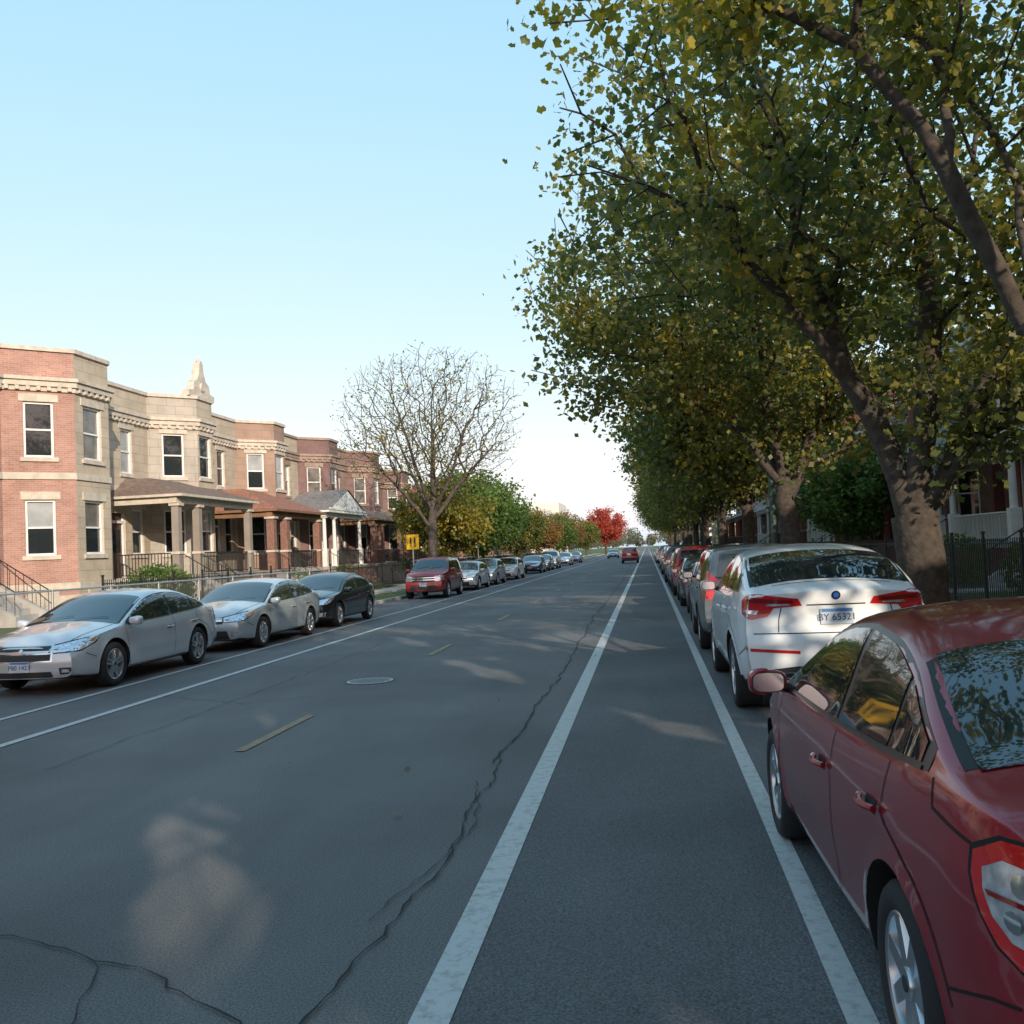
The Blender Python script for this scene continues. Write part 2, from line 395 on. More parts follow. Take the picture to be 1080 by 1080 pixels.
    def strip(mode,pl,w,mat,off=.0025,sx=1):
        pts=[]
        for i in range(len(pl)-1):
            a=Vector(pl[i]);b=Vector(pl[i+1]); k=max(1,int((b-a).length/.04))
            for j in range(k): pts.append(a.lerp(b,j/k))
        pts.append(Vector(pl[-1])); prev=None
        for i,p in enumerate(pts):
            t=(pts[min(i+1,len(pts)-1)]-pts[max(i-1,0)]).normalized(); nn=Vector((-t.y,t.x))*w/2
            a=cast(mode,p.x+nn.x,p.y+nn.y,sx,off); b=cast(mode,p.x-nn.x,p.y-nn.y,sx,off)
            if a is None or b is None: prev=None; continue
            if prev and (prev[0]-a).length<.2: mb.add([prev[0],prev[1],b,a],[(0,1,2,3)],mat,smooth=True)
            prev=(a,b)
    zc=lambda y: top(y)-crown(y)
    def dlo(y0,y1,lo=.03,up=.05):
        yy=np.linspace(y0,y1,26); lowr=[];upr=[]
        for y in yy:
            l=belt(y)+lo; u=zc(y)-up
            if u-l>.012: lowr.append((y,l)); upr.append((y,u))
        return lowr+upr[::-1]
    for sx in(-1,1):
        o=dlo(sp['dlo'][0]-.05,sp['dlo'][1]+.10,.012,.028)
        patch('S',o,sp.get('dlo_mat','black_trim'),.002,sx)
        for (a,b) in sp['wins']:
            o=dlo(a,b)
            if len(o)>5: patch('S',o,'car_glass',.006,sx)
        for pl in sp['seams']: strip('S',pl,.009,'seam',sx=sx)
        strip('S',[(y,belt(y)+.016) for y in np.linspace(sp['dlo'][0],sp['dlo'][1]+.05,30)],.014,sp.get('belt_mat','black_trim'),.007,sx)
        for (hy,hz) in sp['handles']:
            c=cast('S',hy,hz,sx,0)
            if c:
                patch('S',[(hy-.075,hz-.02),(hy+.06,hz-.025),(hy+.07,hz+.02),(hy-.07,hz+.025)],'seam',.0015,sx,g=.03)
                seg=[]
                for i in range(9):
                    t=i/8; yy=hy-.10+.2*t; b=.014+.026*math.sin(math.pi*min(1,max(0,t)))
                    seg.append((c.x+sx*b,yy,hz+.006))
                for i in range(8):
                    mb.tube(seg[i],seg[i+1],.0135,.0135,sp.get('handle_mat',paint),8,caps=i in(0,7))
        my=sp['mirror'][0]; mz=sp['mirror'][1]; c=cast('S',my,mz-.02,sx,0)
        cx=c.x+sx*.135
        vs=[];fs=[];na,nb=18,12; ax_,ay_,az_=.108,.085,.072
        for i in range(nb+1):
            ph=-math.pi/2+math.pi*i/nb
            for j in range(na):
                th=2*math.pi*j/na
                f=lambda c_:math.copysign(abs(c_)**.65,c_)
                x=ax_*f(math.cos(ph))*f(math.cos(th)); y=ay_*f(math.cos(ph))*f(math.sin(th)); z=az_*f(math.sin(ph))
                if y<-.03: y=-.03-(abs(y)-.03)*.15
                if sx*x<0: z*=.85
                vs.append((cx+x,my+y+.02,mz+z))
        for i in range(nb):
            for j in range(na): fs.append((i*na+j,i*na+(j+1)%na,(i+1)*na+(j+1)%na,(i+1)*na+j))
        mb.add(vs,fs,paint,smooth=True)
        k=16; g=[(cx+.092*math.copysign(abs(math.cos(2*math.pi*i/k))**.6,math.cos(2*math.pi*i/k)),my-.026,mz+.058*math.copysign(abs(math.sin(2*math.pi*i/k))**.6,math.sin(2*math.pi*i/k))) for i in range(k)]
        mb.add(g,[tuple(range(k))],'black_trim')
        g2=[(cx+(q[0]-cx)*.92,my-.029,mz+(q[2]-mz)*.9) for q in g]; mb.add(g2,[tuple(range(k))],'chrome')
        mb.tube((c.x-sx*.03,my+.02,mz-.05),(cx-sx*.05,my+.02,mz-.03),.03,.025,'black_trim',8)
    y0,y1=sp['wind']
    for inset,mat,off,ex in((.03,'black_trim',.002,.025),(.062,'car_glass',.005,0)):
        yy=np.linspace(y0+ex,y1-ex,16)
        o=[(wc(y)-inset,y) for y in yy]+[(-(wc(y)-inset),y) for y in yy[::-1]]
        patch('T',o,mat,off,g=.08)
    for wx in(.55,-.05): strip('T',[(wx,y1-.05),(wx-.52,y1-.16)],.018,'black_trim',.02)
    if 'rear_top' in sp:
        y0,y1=sp['rear_top']
        for inset,mat,off,ex in((.03,'black_trim',.002,.02),(.07,'car_glass',.005,0)):
            yy=np.linspace(y0+ex,y1-ex,14)
            o=[(wc(y)-inset,y) for y in yy]+[(-(wc(y)-inset),y) for y in yy[::-1]]
            patch('T',o,mat,off,g=.08)
    for mode,outline,mat,off in sp['patches']:
        if mode in('F','R','T') and min(p[0] for p in outline)<-.001: patch(mode,outline,mat,off)
        else:
            for sx in(-1,1): patch(mode,outline,mat,off,sx,g=.04)
    for mode,pl,w,mat,off in sp['strips']:
        if min(p[0] for p in pl)<-.001 and mode!='S' and not mode.startswith('L'): strip(mode,pl,w,mat,off)
        else:
            for sx in(-1,1): strip(mode,pl,w,mat,off,sx)
    for mode,a,b,r,mat,of in sp.get('discs',[]):
        for sx in ((1,) if abs(a)<1e-6 and mode in 'FRT' else (-1,1)):
            patch(mode,[(a+r*math.cos(t),b+r*math.sin(t)) for t in np.linspace(0,2*math.pi,17)[:-1]],mat,of,sx,g=.03)
    for mode,z,txt in sp.get('plates',[]):
        c=cast(mode,0,z,1,.0); c1=cast(mode,.16,z,1,0)
        sy=1 if mode=='F' else -1; yp=max(c.y*sy,c1.y*sy)*sy+sy*.012
        mb.box((0,yp,z),(.31,.008,.155),'plate_white'); mb.box((0,yp+sy*.0005,z+.058),(.29,.010,.03),'plate_blue')
        cu=bpy.data.curves.new('t','FONT'); cu.body=txt; cu.size=.092; cu.align_x='CENTER'; cu.align_y='CENTER'
        to=bpy.data.objects.new('t',cu); scene.collection.objects.link(to)
        dg=bpy.context.evaluated_depsgraph_get(); tm=bpy.data.meshes.new_from_object(to.evaluated_get(dg)); bpy.data.objects.remove(to)
        vv=[((-v.co.x if sy>0 else v.co.x),yp+sy*.0065,z-.012+v.co.y) for v in tm.vertices]
        mb.add(vv,[tuple(p.vertices) for p in tm.polygons],'plate_ink')
    wt=sp.get('wt',.21)
    for a in ax:
        for sx in(-1,1):
            xo=sx*(W/2-.018); n=40
            def lathe(prof,mat):
                vs=[]; k=len(prof)
                for i in range(n):
                    t=2*math.pi*i/n
                    for (dx,r) in prof: vs.append((xo-sx*dx,a+r*math.cos(t),R+r*math.sin(t)))
                fs=[]
                for i in range(n):
                    for j in range(k-1): fs.append((i*k+j,((i+1)%n)*k+j,((i+1)%n)*k+j+1,i*k+j+1))
                mb.add(vs,fs,mat,smooth=True)
            rr=R*.69
            lathe([(.012,rr),(.0,rr+.02),(-.004,R*.84),(.004,R*.93),(.022,R*.985),(.05,R),(wt-.05,R),(wt-.02,R*.98),(wt,R*.9),(wt,rr)],'tire')
            lathe([(.014,rr+.002),(.008,rr-.006),(.014,rr-.016),(.05,rr-.022),(.14,rr-.05)],'alloy')
            lathe([(.10,rr-.03),(.10,.02)],'darkmetal')
            lathe([(.075,rr*.62),(.075,.03)],'galv')
            ns=sp.get('spokes',5)
            for s in range(ns):
                t=2*math.pi*s/ns+.3
                dirv=Vector((0,math.cos(t),math.sin(t))); per=Vector((0,-math.sin(t),math.cos(t)))
                for dv in ((-.5,.5) if sp.get('dbl',True) else (0,)):
                    w0=.026 if sp.get('dbl',True) else .045; w1=w0*.8
                    sp0=.02*dv*2; sp1=rr*.26*dv
                    c0=Vector((0,a,R))+dirv*.035+per*sp0; c1=Vector((0,a,R))+dirv*(rr-.012)+per*sp1
                    vs=[]
                    for c_,w_,x_ in((c0,w0,.022),(c1,w1,.018)):
                        for px,xx in((-w_,x_+.03),(-w_*.8,x_),(w_*.8,x_),(w_,x_+.03)):
                            vs.append((xo-sx*xx,c_.y+per.y*px,c_.z+per.z*px))
                    mb.add(vs,[(0,1,5,4),(1,2,6,5),(2,3,7,6)],'alloy')
            mb.tube((xo-sx*.06,a,R),(xo-sx*.014,a,R),.062,.05,'alloy',20)
            mb.tube((xo-sx*.05,a,R),(xo-sx*.010,a,R),.028,.026,'darkmetal',16)
    me3=mb.mesh(name,paint)
    me3.set_sharp_from_angle(angle=math.radians(38))
    return me3

def scale_spec(sp,L,W,H,wb,**kw):
    o=dict(sp); ky=L/sp['L']; kz=H/sp['H']; kx=W/sp['W']
    f=lambda l:[(a*ky,b*kz) for a,b in l]
    for k in('top','belt','floor'): o[k]=f(sp[k])
    o['crown']=[(a*ky,b) for a,b in sp['crown']]
    o['wind']=tuple(a*ky for a in sp['wind']); o['dlo']=tuple(a*ky for a in sp['dlo']); o['wins']=[(a*ky,b*ky) for a,b in sp['wins']]
    if 'rear_top' in sp: o['rear_top']=tuple(a*ky for a in sp['rear_top'])
    o['seams']=[f(l) for l in sp['seams']]; o['handles']=f(sp['handles']); o['mirror']=(sp['mirror'][0]*ky,sp['mirror'][1]*kz)
    P=[]
    for m_,ol,mt,of in sp['patches']:
        P.append((m_,[((a*kx if m_ in'FRT' else (a*ky if m_=='S' else a)),(b*ky if m_=='T' else b*kz)) for a,b in ol],mt,of))
    o['patches']=P
    o['strips']=[(m_,[((a*kx if m_ in'FRT' else (a*ky if m_=='S' else a)),(b*ky if m_=='T' else b*kz)) for a,b in ol],w,mt,of) for m_,ol,w,mt,of in sp['strips']]
    o.update(L=L,W=W,H=H); o['fa']=sp['fa']*ky; o['ra']=o['fa']-wb
    o.update(kw); return o
def arc(cy,cz,r,a0,a1,n=10): return [(cy+r*math.cos(math.radians(a)),cz+r*math.sin(math.radians(a))) for a in np.linspace(a0,a1,n)]
SED=dict(L=4.57,W=1.79,H=1.51,r=.325,fa=1.34,ra=-1.345,k=.07,
 top=[(2.285,.70),(2.2,.80),(1.9,.91),(1.4,.99),(1.12,1.03),(.3,1.40),(.02,1.475),(-.35,1.51),(-.8,1.49),(-1.15,1.41),(-1.72,1.15),(-1.95,1.115),(-2.2,1.09),(-2.285,1.03)],
 belt=[(2.3,.80),(1.2,.93),(0,.965),(-1,1.01),(-1.6,1.06),(-2.3,1.02)],
 crown=[(2.3,.10),(1.3,.09),(.8,.07),(-.3,.065),(-1.2,.07),(-1.8,.05),(-2.3,.06)],
 floor=[(2.3,.27),(1.9,.2),(-1.9,.2),(-2.3,.34)],
 wind=(.22,1.12),rear_top=(-1.74,-1.10),dlo=(-1.52,.98),wins=[(-.36,.93),(-1.13,-.43),(-1.50,-1.17)],
 seams=[[(1.02,.93),(1.0,.6),(.98,.36),(.92,.27)],[(.92,.27),(-.95,.27)],[(-.40,.97),(-.42,.6),(-.40,.27)],
        arc(-1.345,.335,.44,108,165,8)[::-1]+[(-1.2,.85),(-1.22,1.02)],[(-1.62,1.06),(-1.66,.98),(-1.9,.95)],[(1.76,.52),(1.95,.60)],[(-1.76,.5),(-2.0,.58),(-2.1,.6)]],
 handles=[(-.24,.80),(-1.08,.84)],mirror=(.86,1.0),spokes=7,dbl=False,
 patches=[('LF',[(-.34,.62),(-.3,.74),(.0,.80),(.36,.85),(.46,.86),(.34,.74),(.1,.64)],'black_trim',.002),('LF',[(-.31,.64),(-.27,.73),(.0,.785),(.34,.835),(.41,.845),(.31,.745),(.1,.66)],'clear_lens',.005),
  ('LF',[(.22,.77),(.33,.825),(.39,.84),(.30,.76)],'amber_lens',.008),
  ('LR',[(-.22,.70),(-.25,.98),(-.05,1.005),(.10,1.0),(.20,.95),(.205,.88),(.17,.79),(.11,.72),(.03,.685)],'seam',.002),
  ('LR',[(-.21,.71),(-.24,.97),(-.05,.995),(.09,.99),(.185,.94),(.19,.88),(.155,.79),(.10,.73),(.03,.695)],'red_lens',.005),
  ('LR',[(-.18,.75),(-.20,.935),(.08,.945),(.145,.91),(.14,.86),(.11,.80),(.05,.755)],'clear_lens',.010),
  ('LR',[(-.18,.85),(-.185,.862),(.13,.862),(.12,.85)],'red_lens_dark',.014),
  ('F',[(-.42,.60),(-.38,.74),(.38,.74),(.42,.60)],'black_plastic',.003),('F',[(-.55,.27),(-.5,.45),(.5,.45),(.55,.27)],'black_plastic',.003),
  ('F',[(.58,.33),(.58,.44),(.74,.44),(.72,.33)],'clear_lens',.004),
  ('R',[(-.26,.70),(-.24,.86),(.24,.86),(.26,.70)],'black_plastic',.002),('R',[(-.5,.30),(-.45,.42),(.45,.42),(.5,.30)],'black_plastic',.002)],
 strips=[('F',[(-.4,.67),(.4,.67)],.03,'chrome',.008),('R',[(-.60,.62),(.60,.62)],.009,'seam',.003),('R',[(.62,1.0),(.63,.64)],.009,'seam',.003),('R',[(-.25,.88),(.25,.88)],.03,'chrome',.009),
  ('T',[(.72,1.15),(.62,1.9),(.50,2.2)],.009,'seam',.003),('T',[(-.62,-1.80),(.62,-1.80)],.009,'seam',.003),('T',[(.62,-1.80),(.66,-2.15)],.009,'seam',.003)],
 discs=[('LR',.02,.90,.028,'lamp_bulb',.016),('LR',.04,.81,.028,'lamp_bulb',.016)],
 plates=[('R',.78,'K72 4108'),('F',.48,'L48 2213')])
SUVS=dict(L=4.43,W=1.81,H=1.72,r=.35,fa=1.31,ra=-1.31,k=.06,tumble=.24,line=.95,clad=.34,
 top=[(2.215,.92),(2.15,1.03),(1.9,1.09),(1.2,1.17),(1.02,1.2),(.42,1.60),(.2,1.68),(-.5,1.72),(-1.7,1.70),(-1.98,1.62),(-2.12,1.30),(-2.16,1.1),(-2.215,1.0)],
 belt=[(2.3,.95),(1.2,1.08),(-1.6,1.12),(-2.3,1.05)],
 crown=[(2.3,.08),(1.3,.07),(.8,.06),(-.3,.06),(-1.8,.06),(-2.3,.06)],
 floor=[(2.3,.32),(1.9,.26),(-1.9,.26),(-2.3,.38)],
 wind=(.40,1.03),dlo=(-2.0,.85),wins=[(-.28,.8),(-1.12,-.36),(-1.88,-1.22)],
 seams=[[(.98,1.06),(.96,.6),(.92,.36)],[(.92,.36),(-.92,.36)],[(-.32,1.1),(-.32,.36)],arc(-1.31,.36,.46,100,160,8)[::-1]+[(-1.17,1.0),(-1.17,1.1)]],
 handles=[(-.18,.98),(-1.02,1.0)],mirror=(.8,1.16),spokes=5,dbl=True,pr=.9,pf=.84,bulge=(.08,.12),
 vr=[(.2,.06),(.35,.01),(.5,0),(.62,.0),(.70,.05),(1.1,.07),(1.2,.09)],vf=[(.2,.05),(.4,0),(.6,0),(.7,.04),(1.2,.1)],
 patches=[('LF',[(-.26,.72),(-.26,.93),(.18,.95),(.26,.93),(.2,.76)],'clear_lens',.004),('LF',[(.16,.8),(.17,.93),(.24,.92),(.2,.8)],'amber_lens',.008),
  ('LR',[(-.12,.86),(-.12,1.16),(.05,1.3),(.12,1.3),(.12,.86)],'red_lens',.004),
  ('F',[(-.50,.70),(-.50,.94),(.50,.94),(.50,.70)],'black_plastic',.003),('F',[(-.6,.38),(-.55,.54),(.55,.54),(.6,.38)],'black_plastic',.003),
  ('R',[(-.62,1.2),(-.54,1.56),(.54,1.56),(.62,1.2)],'car_glass',.004),('R',[(-.7,.4),(-.7,.6),(.7,.6),(.7,.4)],'black_plastic',.003)],
 strips=[('F',[(-.49,.87),(.49,.87)],.04,'chrome',.009),('F',[(-.49,.78),(.49,.78)],.04,'chrome',.009),('R',[(-.66,.68),(.66,.68)],.009,'seam',.003),('R',[(-.3,.98),(.3,.98)],.05,'chrome',.006),
  ('T',[(.72,1.1),(.66,1.9)],.009,'seam',.003)],
 plates=[('R',.88,'G19 3320'),('F',.6,'H55 8040')])
X6=dict(L=4.88,W=1.93,H=1.74,r=.385,fa=1.50,ra=-1.43,k=.08,tumble=.34,line=1.02,wt=.28,clad=.38,
 top=[(2.44,.92),(2.34,1.05),(1.9,1.16),(1.4,1.23),(1.15,1.26),(.35,1.65),(0,1.72),(-.5,1.74),(-1.05,1.70),(-1.55,1.59),(-2.04,1.40),(-2.22,1.335),(-2.38,1.33),(-2.44,1.24)],
 belt=[(2.4,1.0),(1.2,1.13),(-.8,1.2),(-1.6,1.26),(-2.4,1.22)],
 crown=[(2.4,.09),(1.3,.08),(.8,.07),(-.3,.07),(-1.4,.075),(-2.1,.05),(-2.4,.05)],
 floor=[(2.4,.32),(1.9,.26),(-1.9,.26),(-2.4,.40)],
 wind=(.32,1.16),rear_top=(-2.10,-1.22),dlo=(-1.75,1.0),wins=[(-.34,.95),(-1.12,-.42),(-1.68,-1.17)],belt_mat='chrome',
 seams=[[(1.08,1.08),(1.06,.6),(1.0,.34)],[(1.0,.34),(-.95,.34)],[(-.38,1.15),(-.38,.34)],arc(-1.43,.4,.50,104,160,8)[::-1]+[(-1.2,1.0),(-1.2,1.18)],[(-1.95,.62),(-2.2,.72)]],
 handles=[(-.22,1.02),(-1.05,1.05)],mirror=(.9,1.22),spokes=5,dbl=True,pr=.90,pf=.82,bulge=(.14,.18),
 vr=[(.2,.08),(.38,.02),(.5,0),(.80,.0),(.88,.045),(1.1,.06),(1.26,.03),(1.34,.04)],
 patches=[('LR',[(-.42,1.13),(-.40,1.20),(-.08,1.255),(.10,1.245),(.20,1.18),(.17,1.05),(-.02,1.00),(-.15,1.03),(-.2,1.11)],'red_lens',.005),
  ('LR',[(-.36,1.16),(-.36,1.185),(-.08,1.21),(.10,1.20),(.08,1.175),(-.1,1.165)],'red_lens_dark',.009),
  ('LR',[(-.33,1.135),(-.33,1.15),(-.16,1.155),(-.14,1.13)],'clear_lens',.012),('LR',[(-.06,1.05),(-.08,1.09),(.11,1.10),(.10,1.07)],'clear_lens',.012),
  ('LF',[(-.3,.87),(-.28,.97),(.1,1.02),(.35,1.04),(.2,.9)],'clear_lens',.005),
  ('R',[(-.86,.40),(-.80,.49),(-.4,.54),(.4,.54),(.80,.49),(.86,.40)],'black_plastic',.003),
  ('LR',[(-.42,.66),(-.42,.69),(.12,.73),(.12,.70)],'red_lens',.005),('R',[(.42,.42),(.42,.48),(.64,.48),(.64,.42)],'chrome',.006),('R',[(.44,.43),(.44,.47),(.62,.47),(.62,.43)],'seam',.009),
  ('F',[(-.45,.75),(-.42,.93),(.42,.93),(.45,.75)],'black_plastic',.003),('F',[(-.6,.34),(-.55,.55),(.55,.55),(.6,.34)],'black_plastic',.003)],
 strips=[('R',[(-.80,.86),(.80,.86)],.010,'seam',.003),('R',[(.50,1.2),(.55,1.0),(.56,.87)],.009,'seam',.003),('R',[(-.28,1.135),(.28,1.135)],.012,'seam',.004),
  ('T',[(-.58,-2.16),(.58,-2.16)],.012,'seam',.003)],
 discs=[('R',0,1.225,.043,'black_trim',.008),('R',0,1.225,.027,'badge_blue',.012)],
 plates=[('R',1.02,'BY 65321')])
specs={
 'redsedan':SED,
 'malibu':scale_spec(SED,4.87,1.855,1.46,2.74,r=.34,spokes=5,dbl=True,belt_mat='chrome',pf=.80,bulge=(.13,.17)),
 'sedan3':scale_spec(SED,4.95,1.85,1.45,2.81,r=.325,spokes=9,dbl=False,k=.09,pf=.80,bulge=(.13,.16)),
 'sedan4':scale_spec(SED,4.62,1.78,1.44,2.7,r=.32,spokes=5,dbl=True),
 'suv':SUVS,'bigsuv':scale_spec(SUVS,4.75,1.9,1.76,2.8,r=.37,spokes=6,dbl=False),'coupesuv':X6}
specs['malibu']['patches']=[p for p in specs['malibu']['patches'] if p[0]!='F']+[
 ('F',[(-.46,.64),(-.44,.73),(.44,.73),(.46,.64)],'chrome',.002),('F',[(-.43,.655),(-.41,.715),(.41,.715),(.43,.655)],'black_plastic',.006),
 ('F',[(-.48,.49),(-.48,.62),(.48,.62),(.48,.49)],'chrome',.002),('F',[(-.45,.51),(-.45,.60),(.45,.60),(.45,.51)],'black_plastic',.006),
 ('F',[(-.5,.24),(-.46,.35),(.46,.35),(.5,.24)],'black_plastic',.003),('F',[(.58,.30),(.57,.40),(.74,.40),(.74,.31)],'black_plastic',.003),('F',[(.61,.33),(.61,.375),(.71,.375),(.71,.33)],'clear_lens',.007)]
specs['malibu']['strips']=[s for s in specs['malibu']['strips'] if s[0]!='F']
specs['malibu']['discs']=[('F',0,.655,.032,'chrome',.009)]
specs['malibu']['plates']=[('F',.43,'P80 1427')]
cache={}
def car(name,kind,paint,x,y,rz=0):
    if kind not in cache: cache[kind]=(car_mesh(kind,specs[kind],paint),paint)
    me,p0=cache[kind]
    o=put(me,name,(x,y,0.004),rz)
    if paint!=p0:
        o.material_slots[0].link='OBJECT'; o.material_slots[0].material=M[paint]
    return o
car('parked_car','redsedan','paint_red',1.60,4.67,math.radians(1.2))
car('parked_suv','coupesuv','paint_white',1.80,12.1,math.radians(.3))
R_=[('parked_suv','bigsuv','paint_grey',17.9),('parked_car','sedan4','paint_maroon',23.6),('parked_car','sedan3','paint_black',29.3),('parked_suv','suv','paint_red2',35),('parked_car','redsedan','paint_lightgrey',40.8),
 ('parked_suv','bigsuv','paint_black',47),('parked_car','sedan4','paint_blue',53),('parked_car','malibu','paint_red2',59.2),('parked_suv','suv','paint_silver',65),('parked_car','sedan3','paint_grey',71.5),('parked_car','sedan4','paint_black',78),
 ('parked_suv','suv','paint_blue',90),('parked_car','sedan3','paint_silver',97),('parked_car','sedan4','paint_red2',110)]
for i,(n_,k_,p_,y_) in enumerate(R_): car(n_,k_,p_,1.78+random.uniform(-.08,.08),y_,math.radians(random.uniform(-.8,.8)))
L_=[('parked_car','malibu','paint_silver',15.15),('parked_car','sedan3','paint_silver_green',20.8),('parked_car','sedan4','paint_black',25.95),('parked_suv','suv','paint_red2',40.2),('parked_car','sedan4','paint_silver',47.2),
 ('parked_car','redsedan','paint_lightgrey',53.2),('parked_car','sedan3','paint_white',61.5),('parked_car','sedan4','paint_blue',75),('parked_car','sedan3','paint_grey',82),('parked_suv','suv','paint_lightgrey',89),('parked_car','sedan4','paint_silver',104),('parked_car','sedan3','paint_blue',118)]
for i,(n_,k_,p_,y_) in enumerate(L_): car(n_,k_,p_,-9.08+random.uniform(-.06,.06),y_,math.pi+math.radians(random.uniform(-.6,.6)))
car('moving_car','suv','paint_red2',-1.8,101,0)
car('moving_car','sedan4','paint_grey',-5.3,150,math.pi)

# ---------------------------------------------------------------- ground, road
def sheet(name,x0,x1,y0,y1,z,mat):
    mb=MB(); mb.quad((x0,y0,z),(x1,y0,z),(x1,y1,z),(x0,y1,z),mat); return mb.obj(name)
sheet('ground',-900,900,-300,1800,-.03,'grass_m')
sheet('road',-10.3,3.02,-120,900,0,'asphalt')
sheet('bike_lane_surface',-.84,3.0,-120,900,.004,'asphalt_lane')
mk=MB()
def line(x,w,y0,y1,mat,z=.008,seg=40):
    mk.quad((x-w/2,y0,z),(x+w/2,y0,z),(x+w/2,y1,z),(x-w/2,y1,z),mat)
line(-.92,.16,-60,700,'line_white'); line(.70,.115,-60,700,'line_white')
line(-6.8,.12,-60,700,'line_white'); line(-8.02,.10,-60,700,'line_white')
for y in np.arange(-39.3,200,8): line(-3.96,.11,y,y+1.95,'line_yellow')
mk.obj('road_markings')
ck=MB()
rng=np.random.default_rng(3)
def crack(pts,w,jit=.05,z=.0125,step=.09):
    P=[]
    for a,b in zip(pts[:-1],pts[1:]):
        a=np.array(a);b=np.array(b);n=max(1,int(np.linalg.norm(b-a)/step))
        for i in range(n): P.append(a+(b-a)*i/n)
    P.append(np.array(pts[-1])); P=np.array(P,float)
    ph=rng.uniform(0,6); s=np.arange(len(P))
    wk=np.cumsum(rng.normal(0,jit*.35,P.shape),axis=0); ker=np.ones(25)/25
    for c in range(2): wk[:,c]-=np.convolve(np.pad(wk[:,c],12,mode='edge'),ker,mode='valid')
    P[1:-1]+=(wk+rng.normal(0,jit*.2,P.shape))[1:-1]
    for i in range(len(P)-1):
        d=P[i+1]-P[i]; d/=np.linalg.norm(d)+1e-6; n=np.array([-d[1],d[0]])
        w0=w*(.25+.75*abs(math.sin(i*.7+ph))); w1=w*(.25+.75*abs(math.sin((i+1)*.7+ph)))
        a,b=P[i]-n*w0/2,P[i]+n*w0/2; c,e=P[i+1]+n*w1/2,P[i+1]-n*w1/2
        ck.quad((a[0],a[1],z),(e[0],e[1],z),(c[0],c[1],z),(b[0],b[1],z),'crack_m')
crack([(-1.45,2.2),(-1.42,3.8),(-1.25,5.6),(-1.35,8.2)],.014,.035)
crack([(-1.38,8.0),(-1.3,14),(-1.45,24),(-1.35,45),(-1.5,90)],.018,.04,step=.15)
crack([(-1.45,4.6),(-1.2,6.2),(-1.42,7.4)],.008,.03)
crack([(-6.6,4.9),(-4.6,4.2),(-3.3,4.4),(-2.25,3.98),(-1.68,3.6),(-1.45,3.1)],.013,.04)
crack([(-2.6,4.1),(-2.3,3.5),(-2.5,2.9)],.008,.03)
crack([(-6.8,12.5),(-5.2,11.6),(-4.4,12.2)],.012,.04)
crack([(-5.5,8),(-5.45,14),(-5.6,22),(-5.4,40)],.010,.04,step=.15)
crack([(-6.2,17),(-3.9,18.5),(-1.4,17.6)],.014,.05); crack([(-6.6,28),(-1.3,29)],.016,.06)
ck.obj('road_cracks')
mh=MB(); n=40
vs=[(0,0,.0)]+[(.34*math.cos(2*math.pi*i/n),.34*math.sin(2*math.pi*i/n),0) for i in range(n)]
mh.add(vs,[(0,1+i,1+(i+1)%n) for i in range(n)],'manhole_m')
for ix in range(-5,6):
    for iy in range(-5,6):
        if math.hypot(ix,iy)<5.1: mh.quad((ix*.056-.017,iy*.056-.017,.003),(ix*.056+.017,iy*.056-.017,.003),(ix*.056+.017,iy*.056+.017,.003),(ix*.056-.017,iy*.056+.017,.003),'manhole_d')
vs=[(.34*math.cos(2*math.pi*i/n),.34*math.sin(2*math.pi*i/n),-.001) for i in range(n)]+[(.37*math.cos(2*math.pi*i/n),.37*math.sin(2*math.pi*i/n),-.001) for i in range(n)]
mh.add(vs,[(i,n+i,n+(i+1)%n,(i+1)%n) for i in range(n)],'manhole_d')
mh.obj('manhole_cover',(-4.1,13.5,.007))
def block(name,x0,x1,y0,y1,z0,z1,mat):
    mb=MB(); mb.box(((x0+x1)/2,(y0+y1)/2,(z0+z1)/2),(abs(x1-x0),y1-y0,z1-z0),mat); return mb.obj(name)
block('kerb',-10.46,-10.3,-120,900,-.02,.13,'concrete'); block('kerb',3.02,3.18,-120,900,-.02,.13,'concrete')
block('parkway_grass',-12.3,-10.46,-120,900,-.02,.125,'grass_m'); block('parkway_grass',3.18,5.2,-120,900,-.02,.125,'grass_m')
def walk(name,x0,x1):
    mb=MB()
    y=-60
    while y<260:
        mb.box(((x0+x1)/2,y+.75,.06),(x1-x0,1.485,.15+random.uniform(0,.004)),'sidewalk_m'); y+=1.5
    mb.obj(name)
walk('sidewalk',-14.0,-12.3); walk('sidewalk',5.2,6.9)
block('front_lawn',-70,-14.0,-120,900,-.02,.20,'grass_m'); block('front_lawn',6.9,70,-120,900,-.02,.18,'grass_m')
